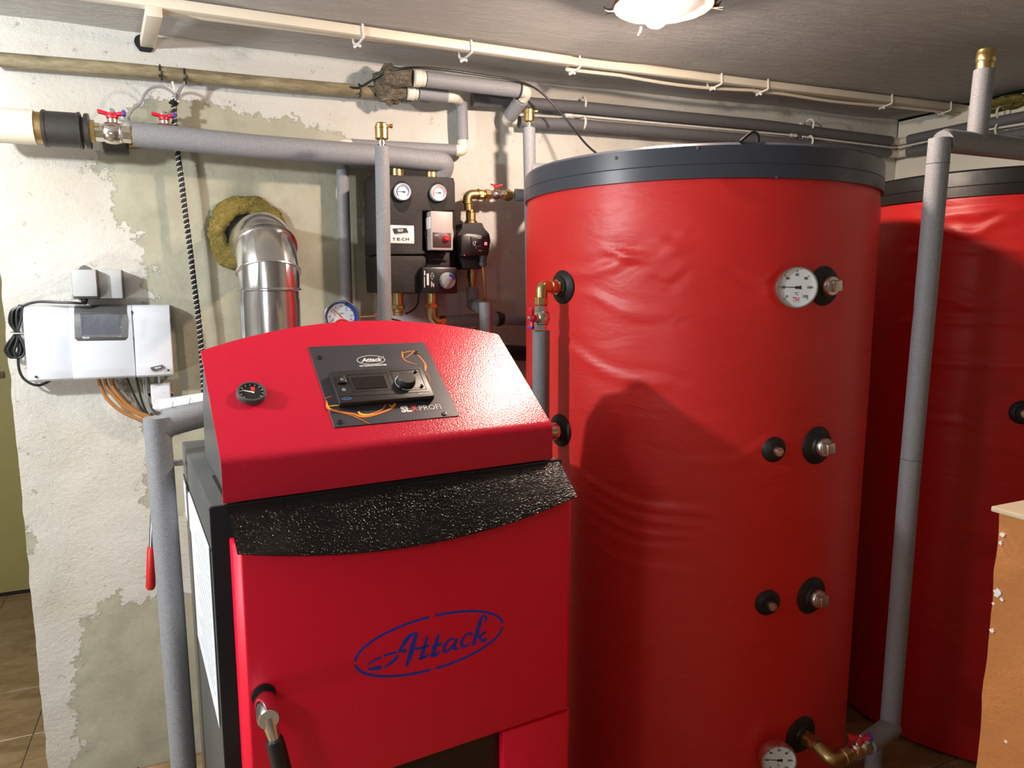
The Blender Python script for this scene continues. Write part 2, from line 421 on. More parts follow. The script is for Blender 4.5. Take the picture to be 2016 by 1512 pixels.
o = bpy.data.objects.new('ceiling', me); COL.objects.link(o); setp(o, 'rough grey plastered basement ceiling', kind='structure')
slab('ceiling_slab', (-3.3, -2.3, 2.20), (6.5, 0, 0), (0, 6.7, 0), (0, 0, .1), M['room'])
bpy.data.objects['ceiling_slab'].name = 'hidden_slab_1'  # unseen slab lying over the ceiling
slab('wall_rear', (-3.2, 4.19, ZF), (2.98, 0, 0), (0, .1, 0), (0, 0, 2.3), M['room'])
slab('wall_passage', (-.22, 2.69, ZF), (.1, 0, 0), (0, 1.5, 0), (0, 0, 2.3), M['room'])
# olive door in the room behind
dr = solo('door_1', MB().box((-1.45, 4.14, ZF+.018), (1.2, 0, 0), (0, .045, 0), (0, 0, 2.0), .004), M['olive'], 'flat olive painted door in the room beyond the wall', kind='structure')
kp = plane_pt(3, 738, (0, 4.135, 0), Vector((0, 1, 0)))
part('lock_plate', MB().box(kp+Vector((-.012, -.004, -.016)), (.024, 0, 0), (0, .006, 0), (0, 0, .032), .002), plain('brown_lock', (.09, .06, .03), .5), dr, 'small brown lock plate')
part('door_gap', MB().box((-1.45, 4.145, ZF+.002), (1.2, 0, 0), (0, .04, 0), (0, 0, .016)), M['gap'], dr)
# tiled floor
fl = slab('floor', (-3.2, -2.2, ZF-.1), (6.24, 0, 0), (0, 6.5, 0), (0, 0, .094), M['grout'], label='brown marbled tile floor with pale grout')
ye = [-.345+.345*i for i in range(0, 11)]+[3.80, 4.145]
xe = [ZP(9, 1185, ZF).x-.345*3+.345*i for i in range(0, 14)]
protos = {}
for j in range(len(ye)-1):
    for i in range(len(xe)-1):
        sx, sy = xe[i+1]-xe[i], ye[j+1]-ye[j]; key = round(sy, 3)
        if key not in protos:
            g = .0022; b = MB().box((g, g, -.008), (sx-2*g, 0, 0), (0, sy-2*g, 0), (0, 0, .008), .0012, 1)
            protos[key] = part('tile', b, M['tile'], fl, smooth=0); t = protos[key]
            for v in t.data.vertices: v.co += Vector(fl.location)
        else:
            t = protos[key].copy(); COL.objects.link(t); t.parent = fl
        t.location = Vector((xe[i], ye[j], ZF))-Vector(fl.location)

# ================================================================ BOILER
by = R(85); BR = Vector((math.sin(by), math.cos(by), 0)); BD = Vector((-BR.y, BR.x, 0)); BO = Vector((.04, 1.17, 0))
def B(r, d, z): return BO+BR*r+BD*d+EZ*z
def bbox(mb, r0, r1, d0, d1, z0, z1, bev=.003): return mb.box(B(r0, d0, z0), BR*(r1-r0), BD*(d1-d0), EZ*(z1-z0), bev)
bo = thing('boiler', 'red solid fuel boiler with black door apron and control hood', 'boiler', B(.29, .25, ZF))
mb = MB(); bbox(mb, -.037, .61, .004, .548, .02, 1.060, .004); part('body', mb, M['galv'], bo)
mb = MB(); bbox(mb, -.030, .603, .02, .53, ZF, .02, 0); part('plinth', mb, M['plastic_b'], bo)
mb = MB(); bbox(mb, -.038, .611, -.004, .004, .02, 1.062, .003); part('front_frame', mb, M['blackg'], bo)
mb = MB(); bbox(mb, -.0385, .6115, .014, .54, .985, .988, 0); part('seam', mb, M['gap'], bo)
# papers stuck on the left side
mb = MB(); mb.box(B(-.0385, .028, .675), BD*.36, EZ*.312, BR*-.0012); part('label_sheet', mb, M['paper'], bo, 'large white paper sheet on the left side')
mb = MB(); mb.box(B(-.0385, .372, .90), BD*.15, EZ*.078, BR*-.0014); part('label_sheet', mb, M['paper'], bo, 'short white paper strip on the left side')
mb = MB()
for k in range(15):
    z = .955-.017*k; mb.box(B(-.0397, .06, z), BD*(.16+.11*((k*7) % 5)/5), EZ*.004, BR*-.0005)
part('label_print', mb, plain('grey_print', (.42, .45, .50), .7), bo)
# upper door
DZ0, DZ1 = .557, 1.01
prof = [(-.012, -.004), (-.012, -.034), (-.001, -.05), (.598, -.05), (.609, -.04), (.609, -.004)]
mb = MB().prism([B(r, d, DZ0) for r, d in prof], EZ*(DZ1-DZ0), .0025); door = part('door', mb, M['redside'], bo)
def DO(x, y, d=-.05): return plane_pt(x, y, B(0, d, 0), BD)
NOUT = -BD
# cut-out logo on the door, blue
def cl(p): return (690+p[0]/6.3, 1180+p[1]/6.3)
c0, A_, B_ = DO(852, 1265.5), .1410, .0500
def ell(t): return c0+BR*A_*math.cos(t)+EZ*B_*math.sin(t)
mb = MB()
for a0, a1 in ((4, 88), (92, 176), (184, 268), (272, 356)):
    mb.ribbon([ell(R(a0+(a1-a0)*k/22)) for k in range(23)], .0044, NOUT)
S = [([(205,825),(280,765),(390,715)], [4,22,20]), ([(415,700),(490,675),(575,658)], [24,26,24]), ([(220,865),(300,855),(390,843)], [22,40,36]),
     ([(415,850),(500,790),(555,745),(590,690)], [12,34,36,22]), ([(605,665),(660,550),(740,450),(845,405)], [26,48,44,8]), ([(820,430),(775,560),(740,700),(690,830)], [34,60,58,26]),
     ([(640,650),(695,630)], 34), ([(800,620),(975,575)], 30), ([(950,460),(925,560),(890,680),(870,735)], [24,40,46,40]), ([(850,740),(920,715),(985,675)], [26,34,8]),
     ([(1010,590),(1130,550)], 34), ([(1095,430),(1065,530),(1030,650),(1010,700)], [22,46,50,40]), ([(995,700),(1060,690),(1110,635)], [30,36,8]),
     ([(1290,490),(1230,500),(1165,580),(1160,640),(1210,640),(1290,545)], [18,30,36,36,30,22]), ([(1325,480),(1290,570),(1290,610),(1345,600)], [26,44,44,10]),
     ([(1500,450),(1490,420),(1430,440),(1380,520),(1385,575),(1430,580),(1505,525)], [34,24,28,36,36,30,8]),
     ([(1660,300),(1685,240),(1660,205),(1625,225),(1590,340),(1550,470),(1525,570)], [10,26,28,36,50,50,40]), ([(1580,470),(1680,400),(1620,440)], [10,34,20]), ([(1600,440),(1620,500),(1660,510),(1695,470)], [30,40,34,8])]
def spline(pts, n=5):
    P = [np.array(p, float) for p in pts]
    if len(P) < 3: return P
    out = []
    for i in range(len(P)-1):
        a, b, c, d = P[max(i-1, 0)], P[i], P[i+1], P[min(i+2, len(P)-1)]
        for k in range(n):
            t = k/n; out.append(.5*((2*b)+(c-a)*t+(2*a-5*b+4*c-d)*t*t+(3*b-a-3*c+d)*t**3))
    return out+[P[-1]]
def strokes(mb, ss, fmap, unit, nrm, th=.0006):
    for pts, ws in ss:
        wl = ws if isinstance(ws, list) else [ws]*len(pts)
        q = spline([(*p, w_) for p, w_ in zip(pts, wl)])
        mb.ribbon([fmap(p[:2]) for p in q], [max(p[2], 3)*unit for p in q], nrm, th)
strokes(mb, S, lambda p: DO(*cl(p)), .00016, NOUT)
part('logo', mb, M['logo'], door, 'blue script logo cut into the door')
# black apron
mb = MB(); top, bot = [], []
for k in range(21):
    t = k/20; r = -.012+.613*t
    top.append(B(r, -.008, 1.059)); rr = -.010+.606*t
    q = 1-(2*t-1)**2
    bot.append(B(rr, -.08-.006*q, 1.008-.036*q))
vs = top+bot; fs = [(k, k+1, 22+k, 21+k) for k in range(20)]
th = Vector(NOUT*.0025+EZ*.0025)
vs2 = [v-th for v in vs]; k = len(vs)
fs += [tuple(i+k for i in f)[::-1] for f in fs[:20]]
ed = list(range(21))+[21+i for i in range(20, -1, -1)]
fs += [(ed[i], ed[(i+1) % 42], ed[(i+1) % 42]+k, ed[i]+k) for i in range(42)]
mb.add(vs+vs2, fs); part('apron', mb, M['black'], bo, 'black textured apron above the door')
# hood: red bent front with an arched top, dark shell behind it
s_ = Vector((0, .205, .150)).normalized()         # up the slope (depth, z)
def HP(r, s, off=0.0): return B(r, s*s_.y-off*s_.z, 1.130+s*s_.z+off*s_.y)
PN = (BD*-s_.z+EZ*s_.y).normalized(); PS = (BD*s_.y+EZ*s_.z).normalized()
def PP(x, y, off=0.0): return plane_pt(x, y, HP(0, 0, off), PN)
mb = MB(); r0, r1 = -.017, .590; ft = []; nn = 24
for k in range(nn+1):
    t = k/nn; r = r0+(r1-r0)*t; q = 1-(2*t-1)**2
    s1 = .266+.016*t+.066*q
    col = [B(r, 0, 1.064), B(r, 0, 1.118)]+[B(r, .012*(j/4)**2, 1.118+.022*(j/4)) for j in (1, 2, 3)]+[HP(r, .016)]+[HP(r, .016+(s1-.016)*j/3) for j in (1, 2, 3)]
    ft.append(col)
nc = len(ft[0]); vs = [v for c in ft for v in c]; k0 = len(vs)
vs += [v+BD*.004-EZ*.0015 for c in ft for v in c]
fs = []
for i in range(nn):
    for j in range(nc-1):
        a = i*nc+j; fs.append((a, a+nc, a+nc+1, a+1)); fs.append((a+k0, a+1+k0, a+nc+1+k0, a+nc+k0))
for i in range(nn):
    for j in (0, nc-1): a = i*nc+j; fs.append((a, a+nc, a+nc+k0, a+k0))
for j in range(nc-1):
    for i in (0, nn): a = i*nc+j; fs.append((a, a+1, a+1+k0, a+k0))
mb.add(vs, fs); hood = part('hood_front', mb, M['red'], bo, 'red bent control panel with arched top edge')
mb = MB(); ra, rb = -.007, .580; arc = [(ra+(rb-ra)*k/12) for k in range(13)]
def ztop(r):
    t = (r-r0)/(r1-r0); return 1.130+(.262+.016*t+.066*(1-(2*t-1)**2))*s_.z
lo_f = [B(r, .006, 1.060) for r in arc]; 
fr = []; 
for r in arc:
    t = (r-r0)/(r1-r0); s1 = .236+.016*t+.066*(1-(2*t-1)**2)
    fr.append([B(r, .008, 1.061), B(r, .008, 1.118), B(r, s1*s_.y+.003, 1.126+s1*s_.z), B(r, .245, 1.124+s1*s_.z), B(r, .305, 1.095+s1*s_.z), B(r, .345, 1.03+s1*s_.z), B(r, .362, 1.061)])
vs = [v for c in fr for v in c]; fs = []
for i in range(12):
    for j in range(7): a = i*7+j; b_ = i*7+(j+1) % 7; fs.append((a, b_, b_+7, a+7))
fs += [tuple(range(7)), tuple(84+j for j in range(7))[::-1]]
mb.add(vs, fs); part('hood_shell', mb, M['galv'], bo, 'dark grey shell behind the control panel')
mb = MB(); mb.box(B(-.012, -.002, 1.058), BR*.60, BD*.20, EZ*.004); part('hood_seam', mb, M['gap'], bo)
# round gauge on the hood
gc = HP(.050, .144)
mb = MB().lathe(gc, PN, [(.0245, 0), (.0245, .008), (.0235, .0105), (.0205, .0105), (.0200, .007)], 32); g_ = part('gauge', mb, M['plastic_d'], bo, 'small round black temperature gauge')
part('gauge_face', MB().disc(gc+PN*.0068, PN, .0205, .0004), M['plastic_b'], g_)
mb = MB(); mb.ribbon([gc+PN*.0074-BR*.015+PS*.006, gc+PN*.0074+BR*.001, gc+PN*.0074+BR*.004-PS*.002], [.0012, .003, .004], PN)
for k in range(11):
    a = R(220-26*k); u = BR*math.cos(a)+PS*math.sin(a); mb.ribbon([gc+PN*.0074+u*.0165, gc+PN*.0074+u*.0195], .0011, PN)
part('needle', mb, M['white'], g_)
mb = MB().prism([gc+PN*.0073+BR*x+PS*y for x, y in ((.000, .003), (.006, .003), (.007, .012), (.000, .013))], PN*.0004); part('red_mark', mb, M['redx'], g_)
# printed control plate
prr = (.171, .4085, .049, .264)
mb = MB().box(HP(prr[0], prr[2]), BR*(prr[1]-prr[0]), PS*(prr[3]-prr[2]), PN*.0016, .0006, 1); plt = part('control_plate', mb, M['plate'], bo, 'slate grey printed control plate with flame artwork')
def c6(p): return (600+p[0]/6.3, 680+p[1]/6.3)
f6 = lambda p, off=.0018: PP(*c6(p), off)
rimr = [(prr[0]+.006, prr[2]+.006), (prr[1]-.006, prr[2]+.006), (prr[1]-.006, prr[3]-.006), (prr[0]+.006, prr[3]-.006)]
mb = MB()
def flat(px, th=.0005, off=.0018): mb.prism([f6(p, off) for p in px], PN*th)
for pts, w_ in (((185,150),14), ((440,950),14), ((1390,92),12), ((1730,845),14)):
    q = f6(pts); mb = MB(); mb.lathe(q, PN, [(.0052, 0), (.0048, .0016), (.002, .0018), (.0018, .0008)], 16); part('screw', mb, M['plastic_b'], plt)
mb = MB()
FL = [([(270,690),(285,770),(340,800),(460,825),(600,850),(690,880),(780,878),(900,850),(1040,800),(1110,750),(1130,700)], [8,20,14,10,12,18,20,16,16,14,8]),
      ([(300,800),(400,825),(560,860),(680,910),(800,972)], [4,6,7,6,3]), ([(1210,75),(1212,140),(1260,195),(1400,242)], [8,9,8,3]),
      ([(1360,72),(1290,130),(1245,160)], [8,6,4]), ([(1392,112),(1450,170),(1502,250),(1492,325)], [8,10,14,8]), ([(1500,335),(1540,400),(1555,470)], [7,6,3]),
      ([(255,660),(300,640),(350,625)], [3,6,3]), ([(680,850),(800,855),(950,800),(1010,720)], [4,9,9,4]), ([(1215,95),(1300,75),(1360,72)], [5,8,5])]
for st_1 in FL: mb = MB(); strokes(mb, [st_1], f6, .00027, PN, .0004); part('flame_print', mb, M['orange'], plt)
mb = MB()
FY = [([(280,760),(350,750),(450,742),(550,745)], [8,12,9,3]), ([(665,820),(690,850),(760,862),(860,848)], [12,20,18,6]), ([(280,720),(290,770),(330,785)], [6,10,6]),
      ([(1040,730),(1080,760),(1120,710)], [5,8,4]), ([(1480,250),(1495,285),(1490,315)], [4,8,4]), ([(1215,100),(1218,150)], 4)]
for st_1 in FY: mb = MB(); strokes(mb, [st_1], lambda p: f6(p, .0022), .00024, PN, .0004); part('flame_print', mb, M['yellow'], plt)
mb = MB(); lc = f6((822, 182)); 
mb.ribbon([lc+BR*.0275*math.cos(R(a))+PS*.0125*math.sin(R(a)) for a in range(0, 361, 12)], .0012, PN)
mb.text('Attack', lc, BR, PS, .0165, .35, width=.043, bold=.0006)
mb.ribbon([lc-BR*.022-PS*.006, lc-BR*.014-PS*.001, lc-BR*.006+PS*.001], [.0006, .0014, .0006], PN)
mb.text('R', f6((975, 140)), BR, PS, .004)
mb.text('HEAT TECHNOLOGY MANUFACTURER', f6((848, 250)), BR, PS, .006, width=.054, bold=.0003)
p0, p1 = f6((1190, 805)), f6((1690, 765)); xd = (p1-p0).normalized(); yd = PN.cross(xd)
mb.text('SL', f6((1255, 795)), xd, yd, .0205, width=.0205, bold=.0011)
mb.text('PROFI', f6((1555, 772)), xd, yd, .0185, width=.043)
part('lettering', mb, M['white'], plt)
mb = MB().text('X', f6((1356, 784)), xd, yd, .0205, width=.0135, bold=.0011); part('lettering', mb, M['redx'], plt, 'red letter X')
# regulator module
q = [PP(*p, .014) for p in ((650.5, 732), (827, 719), (858, 780), (667, 793))]
rr = [(v-BO).dot(BR) for v in q]; ss_ = [(v-HP(0, 0, .014)).dot(PS) for v in q]
ra, rb, sa, sb = (rr[0]+rr[3])/2, (rr[1]+rr[2])/2, (ss_[2]+ss_[3])/2, (ss_[0]+ss_[1])/2
mb = MB().box(HP(ra, sa, .001), BR*(rb-ra), PS*(sb-sa), PN*.013, .002); mod = part('regulator_module', mb, plain('module_black', (.022, .020, .020), .42, 0, 0), bo, 'raised black regulator with screen and dial')
def rm(p, off=.0142): return PP(*c6(p), off)
def mquad(name, px, mat, th=.0006, off=.0142, bev=0):
    part(name, MB().prism([rm(p, off) for p in px], PN*th, bev), mat, mod)
def frame(mb, px, wd=.0005):
    P = [rm(p) for p in px]
    for a, b_ in zip(P, P[1:]+P[:1]): mb.ribbon([a, b_], wd, PN, .0003)
mb = MB(); frame(mb, [(520,368), (1015,340), (1085,545), (600,577)]); frame(mb, [(1058,320), (1415,300), (1510,540), (1160,560)]); mb.ribbon([rm((420,640)), rm((1540,575))], .0005, PN, .0003)
part('groove', mb, M['gap'], mod)
mquad('screen', [(585,400), (975,375), (1030,522), (640,545)], M['screen'])
mb = MB().prism([rm(p) for p in ((385,390), (490,382), (520,475), (408,482))], PN*.004, .001); sw = part('rocker_switch', mb, M['plastic_b'], mod)
kc = rm((1255, 460), .0142)
mb = MB().lathe(kc, PN, [(.0175, 0), (.0175, .004), (.0162, .012), (.0150, .0135)], 32); part('dial_knob', mb, plain('soft_black', (.018, .017, .017), .5), mod)
mb = MB()
for k in range(1): mb.ribbon([kc+BR*.0205*math.cos(R(a))+PS*.0205*math.sin(R(a)) for a in range(100, 285, 8)], .0011, PN)
pc = rm((485, 551)); mb.ribbon([pc+BR*.0028*math.cos(R(a))+PS*.0028*math.sin(R(a)) for a in range(-250, 71, 20)], .0007, PN); mb.ribbon([pc+PS*.001, pc+PS*.004], .0007, PN)
mb.ribbon([rm((438,395)), rm((444,420))], .0007, PN); z_ = rm((455,442)); mb.ribbon([z_+BR*.0022*math.cos(R(a))+PS*.0022*math.sin(R(a)) for a in range(0, 361, 30)], .0006, PN, .0045)
for p, t, w2 in (((1240,523), 'MENU', .008), ((1390,516), 'RESET', .009), ((1470,595), 'PROFI touch', .019), ((1170,500), '-', .003), ((1440,484), '+', .003), ((1337,330), 'i', .001)):
    mb.text(t, rm(p), BR, PS, .0036, width=w2, bold=.0002)
part('legend', mb, M['white'], mod)
mb = MB(); lc = rm((522, 663)); mb.ribbon([lc+BR*.0085*math.cos(R(a))+PS*.0032*math.sin(R(a)) for a in range(0, 361, 15)], .0008, PN); mb.text('Attack', lc, BR, PS, .0045, .3, width=.012)
part('blue_logo', mb, plain('pale_blue_print', (.10, .22, .50), .5), mod)
mb = MB().text('SLX', rm((1110, 345)), BR, PS, .0045, width=.007); part('red_legend', mb, plain('dim_red_print', (.35, .08, .06), .5), mod)
parts('button', M['plastic_b'], mod, [MB().lathe(rm(p), PN, [(.0030, 0), (.0028, .003), (.002, .0034)], 14) for p in ((1375,328), (1455,507), (1185,530))])
# door handle
hc = DO(519, 1368)
mb = MB().disc(hc, NOUT, .0185, .003, 28); part('handle_hole', mb, M['gap'], door)
h1 = hc+NOUT*.004; h2 = DP(529, 1416, (h1-EYE).dot(FW)-.065)
ax = (h2-h1).normalized(); L = (h2-h1).length
mb = MB().lathe(h1, ax, [(.0140, -.006), (.0155, .012), (.0165, .014), (.0165, L), (.0145, L+.003)], 28); hd = part('door_handle', mb, M['chrome'], bo, 'chrome door handle hub with black grip')
e1 = h2+ax*-.008; e2 = DP(541, 1458, (h2-EYE).dot(FW)+.006); e3 = DP(572, 1580, (h2-EYE).dot(FW)+.03)
gd = (e3-e2).normalized()
mb = MB().tube([e1, e2, e2+gd*.03], [.0125, .0085, .0080], 16); part('neck', mb, M['chrome'], hd)
mb = MB().lathe(e2, gd, [(.0118, -.003), (.0128, 0), (.0138, .02), (.0138, .10), (.0125, .125), (.006, .13)], 24); part('grip', mb, M['plastic_b'], hd)
# lower door with a dark recess
mb = MB().prism([B(r, d, .10) for r, d in [(.455, -.004), (.455, -.046), (.598, -.05), (.609, -.04), (.609, -.004)]], EZ*.450, .002)
part('lower_door', mb, M['redside'], bo)
mb = MB(); bbox(mb, -.012, .452, -.03, -.004, .10, .552, .002); part('lower_panel', mb, plain('matt_black_panel', (.012, .012, .014), .35), bo)
# side lever for cleaning the exchanger
yv = 1.72
a0, a1, a2 = (plane_pt(x, y, (0, yv, 0), Vector((0, 1, 0))) for x, y in ((305, 915), (299, 1078), (296.5, 1160)))
mb = MB().tube([a0, a1+(a1-a2)*-.1], .0062, 14); lv = part('cleaning_lever', mb, M['rod'], bo, 'steel side lever with red grip')
part('grip', MB().lathe(a1, a2-a1, [(.0085, -.002), (.0098, .004), (.0100, (a2-a1).length-.006), (.007, (a2-a1).length)], 18), M['grip'], lv)
part('pivot', MB().lathe(a0+Vector((-.014, 0, 0)), (1, 0, 0), [(.0135, 0), (.0150, .003), (.0150, .022), (.008, .024), (.008, .085)], 20), M['chrome'], lv)

# ================================================================ TANKS
def creases(defs, c, rad):
    out = []
    for (x0, y0, x1, y1, wd, am) in defs:
        p, q = CYL(x0, y0, c, rad), CYL(x1, y1, c, rad)
        out.append((math.atan2(p.y-c[1], p.x-c[0]), p.z, math.atan2(q.y-c[1], q.x-c[0]), q.z, wd, am))
    return out
def tank(label, c, rad, ztop, zband, cr, seed, body, band, wav):
    t = thing('buffer_tank', label, 'tank', (c[0], c[1], ZF)); n, nz = 220, 170; vs, fs = [], []
    for j in range(nz+1):
        z = ZF+.012+(zband+.02-ZF-.012)*j/nz
        for i in range(n):
            a = 2*math.pi*i/n; aa = a if a <= math.pi else a-2*math.pi
            e = wav*noise.noise((math.cos(a)*1.7+seed, math.sin(a)*1.7, z*2.6))+wav*.45*noise.noise((math.cos(a)*3+seed, math.sin(a)*3, z*9))
            if -math.pi <= aa < .6:
                for (t0, z0, t1, z1, wd, am) in cr:
                    f = (aa-t0)/(t1-t0)
                    if -.3 < f < 1.3:
                        g = max(0, min(1, (f+.3)/.3))*max(0, min(1, (1.3-f)/.3)); zz = z0+(z1-z0)*f+.012*math.sin(f*5+seed)
                        u = (z-zz)/wd
                        if abs(u) < 3: e += am*g*(math.exp(-u*u)-.6*math.exp(-(u-1.3)**2))
            k = rad+e-.004*(1-min(1, (zband-z)/.05) if z > zband-.05 else 0)
            vs.append((c[0]+k*math.cos(a), c[1]+k*math.sin(a), z))
    for j in range(nz):
        for i in range(n): i2 = (i+1) % n; fs.append((j*n+i, j*n+i2, (j+1)*n+i2, (j+1)*n+i))
    fs.append(tuple(range(n))[::-1]); mb = MB().add(vs, fs); part('jacket', mb, body, t, smooth=60)
    b = rad+.005; mb = MB().lathe((c[0], c[1], 0), EZ, [(b-.02, zband-.002), (b, zband), (b, zband+.030), (b-.0012, zband+.0312), (b, zband+.0325), (b-.001, ztop-.006), (b-.006, ztop), (b-.012, ztop-.004), (b-.014, ztop-.02), (.05, ztop-.02), (0, ztop-.02)], 160)
    part('top_band', mb, band, t)
    mb = MB().lathe((c[0], c[1], 0), EZ, [(rad-.06, ZF), (rad-.06, ZF+.02)], 64); part('foot_ring', mb, M['plastic_b'], t)
    return t
def outward(p, c): return Vector((p.x-c[0], p.y-c[1], 0)).normalized()
def rosette(t, c, rad, x, y, rr, plug, label=None, k=1.0):
    p = CYL(x, y, c, rad); nn = outward(p, c); p = p-nn*.012
    mb = MB().lathe(p, nn, [(rr, 0), (rr, .013), (rr*.94, .016), (rr*.62, .0225), (rr*.58, .028), (rr*.5, .028)], 40)
    ro = part('rosette', mb, M['rubber'], t, label)
    if plug == 'square':
        q = p+nn*.026; f = .023*k
        part('plug', MB().lathe(q, nn, [(f*.8, -.01), (f, .002), (f, .011), (f*.93, .014)], 32), M['plugm'], ro)
        sd = EZ.cross(nn); h = f*.56; rot = R(8); u, v = sd*math.cos(rot)+EZ*math.sin(rot), EZ*math.cos(rot)-sd*math.sin(rot)
        part('plug_head', MB().box(q+nn*.013-u*h-v*h, u*2*h, v*2*h, nn*.017*k, .0025), M['plugm'], ro)
    elif plug == 'round':
        part('plug', MB().lathe(p+nn*.02, nn, [(.0235, 0), (.0235, .024), (.0215, .028), (.0215, .045), (.0185, .049)], 28), M['chrome'], ro)
    return p+nn*.028, nn
def thermometer(t, c, rad, x, y, r, numbers, label):
    p = CYL(x, y, c, rad); n0_1 = outward(p, c); tc_ = Vector((-p.x, -p.y, 0)).normalized(); nn = (n0_1*.55+tc_*.45).normalized(); q = p+n0_1*.036; sd = EZ.cross(nn)
    mb = MB().lathe(q, nn, [(r*.9, -.012), (r, -.010), (r, .010), (r*.97, .0135), (r*.91, .0135), (r*.90, .006)], 48); th = part('thermometer', mb, M['nickel'], t, label)
    part('stem', MB().lathe(p, n0_1, [(.011, -.01), (.011, .03)], 20), M['brass'], th)
    part('dial', MB().disc(q+nn*.0055, nn, r*.905, .0006, 48), M['dial'], th)
    s = q+nn*.0068; mb = MB()
    for k, tx in enumerate(numbers):
        a = R(225-270*k/(len(numbers)-1)); u = sd*math.cos(a)+EZ*math.sin(a)
        mb.text(tx, s+u*r*.60, sd, EZ, r*.17, bold=.0002); mb.ribbon([s+u*r*.72, s+u*r*.80], .0011, nn)
    mb.text('°C', s-EZ*r*.30, sd, EZ, r*.2); mb.ribbon([s-sd*r*.72+EZ*r*.03, s], [.0010, .0022], nn); mb.ribbon([s, s+sd*r*.22], [.003, .009], nn); mb.disc(s, nn, r*.07, .0015, 14)
    part('needle', mb, M['ink'], th); part('maker_mark', MB().text('TH', s-EZ*r*.58, sd, EZ, r*.34, width=r*.3), M['redx'], th)
C1, RAD = (1.379, 1.772), .50
ZT1, ZB1 = CYL(1400, 281, C1, RAD).z, CYL(1400, 350.5, C1, RAD).z
cr1 = creases([(1215,506,1330,498,.012,.006),(1195,512,1300,508,.010,-.004),(1110,540,1240,512,.013,.004),(1290,560,1345,548,.012,-.005),(1300,480,1345,462,.010,.004),(1120,690,1300,760,.014,.004),(1170,590,1330,620,.013,.003),
   (1140,940,1360,1010,.010,.006),(1140,960,1360,1040,.009,.006),(1150,1000,1340,1060,.010,.005),(1150,1025,1340,1085,.010,.004),(1150,1060,1330,1130,.012,.003),(1370,915,1500,880,.012,.004),(1420,370,1560,420,.02,.003),(1440,545,1530,560,.012,-.004)], C1, RAD)
t1 = tank('tall red vinyl buffer tank with grey top band, beside the boiler', C1, RAD, ZT1, ZB1, cr1, 2.1, M['tank'], M['band'], .0018)
mb = MB()
for x, y in ((1213, 311), (1374, 292), (1530, 349)):
    p = CYL(x, y, C1, RAD+.005); nn = outward(p, C1); part('rivet', MB().lathe(p-nn*.001, nn, [(.0045, 0), (.0040, .002), (.002, .003)], 12), M['plastic_d'], t1)
PA, NA = rosette(t1, C1, RAD, 1108, 565, .045, None)
rosette(t1, C1, RAD, 1103, 847, .045, 'round', 'rubber collar with a chrome plug beside the hood')
rosette(t1, C1, RAD, 1622, 563, .0475, 'square', 'upper rubber collar with a square plug')
rosette(t1, C1, RAD, 1523, 885, .0315, 'square', 'small rubber collar at middle height', .48)
rosette(t1, C1, RAD, 1609, 877, .0475, 'square', 'middle rubber collar with a square plug')
rosette(t1, C1, RAD, 1511, 1186, .0335, 'square', 'small rubber collar low on the tank', .48)
rosette(t1, C1, RAD, 1597, 1172, .0490, 'square', 'lower rubber collar with a square plug')
PH, NH = rosette(t1, C1, RAD, 1577, 1446, .050, None)
nums = ['0', '20', '40', '60', '80', '100', '120']
thermometer(t1, C1, RAD, 1548, 566, .0485, nums, 'upper dial thermometer')
thermometer(t1, C1, RAD, 1514, 1476, .046, nums, 'lower dial thermometer')
C2, RAD2 = (2.575, 1.63), .45
ZT2, ZB2 = CYL(1965, 329, C2, RAD2).z, CYL(1965, 383, C2, RAD2).z
cr2 = creases([(1760,410,1990,420,.012,.006),(1890,455,1980,440,.014,.007),(1760,520,1860,500,.012,.006),(1780,560,1900,600,.014,.006),(1770,610,1870,640,.012,.006),(1765,700,1860,720,.012,.006),(1900,600,2010,570,.014,.005),(1770,800,1900,840,.012,.004)], C2, RAD2)
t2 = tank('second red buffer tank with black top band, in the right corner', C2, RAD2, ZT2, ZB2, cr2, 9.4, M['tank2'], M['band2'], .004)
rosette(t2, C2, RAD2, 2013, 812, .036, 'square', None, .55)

# ================================================================ MASONRY BLOCK
bp = ZP(1951, 996, 1.055)
blk = thing('masonry_pedestal', 'ochre rendered masonry block with a cream tile on top', 'pedestal', (bp.x+.4, bp.y-.5, ZF))
mb = MB(); x0, y0, x1, y1 = bp.x+.006, bp.y-.012, bp.x+.9, bp.y-1.2
ny, nz = 60, 50; vs, fs = [], []
for j in range(nz+1):
    for i in range(ny+1):
        y = y0+(y1-y0)*i/ny; z = ZF+(1.046-ZF)*j/nz
        e = .005*noise.noise((y*9, z*9, 2))+.003*noise.noise((y*30, z*30, 7)); ey = .005*noise.noise((z*14, 3, 1)) if i == 0 else 0
        vs.append((x0+e, y+ey, z))
for j in range(nz):
    for i in range(ny): a = j*(ny+1)+i; fs.append((a, a+1, a+ny+2, a+ny+1))
k = len(vs)
for j in range(nz+1): vs.append((x1, y0, ZF+(1.046-ZF)*j/nz))
for j in range(nz): a = j*(ny+1); fs.append((a, a+ny+1, k+j+1, k+j))
vs += [(x0, y0, 1.046), (x0, y1, 1.046), (x1, y1, 1.046), (x1, y0, 1.046)]; k = len(vs)-4; fs.append((k, k+1, k+2, k+3))
part('render', MB().add(vs, fs), M['ochre'], blk, smooth=60)
part('top_tile', MB().box((bp.x, y1, 1.046), (.9, 0, 0), (0, bp.y-y1, 0), (0, 0, .009), .002), M['tilec'], blk)
mb = MB()
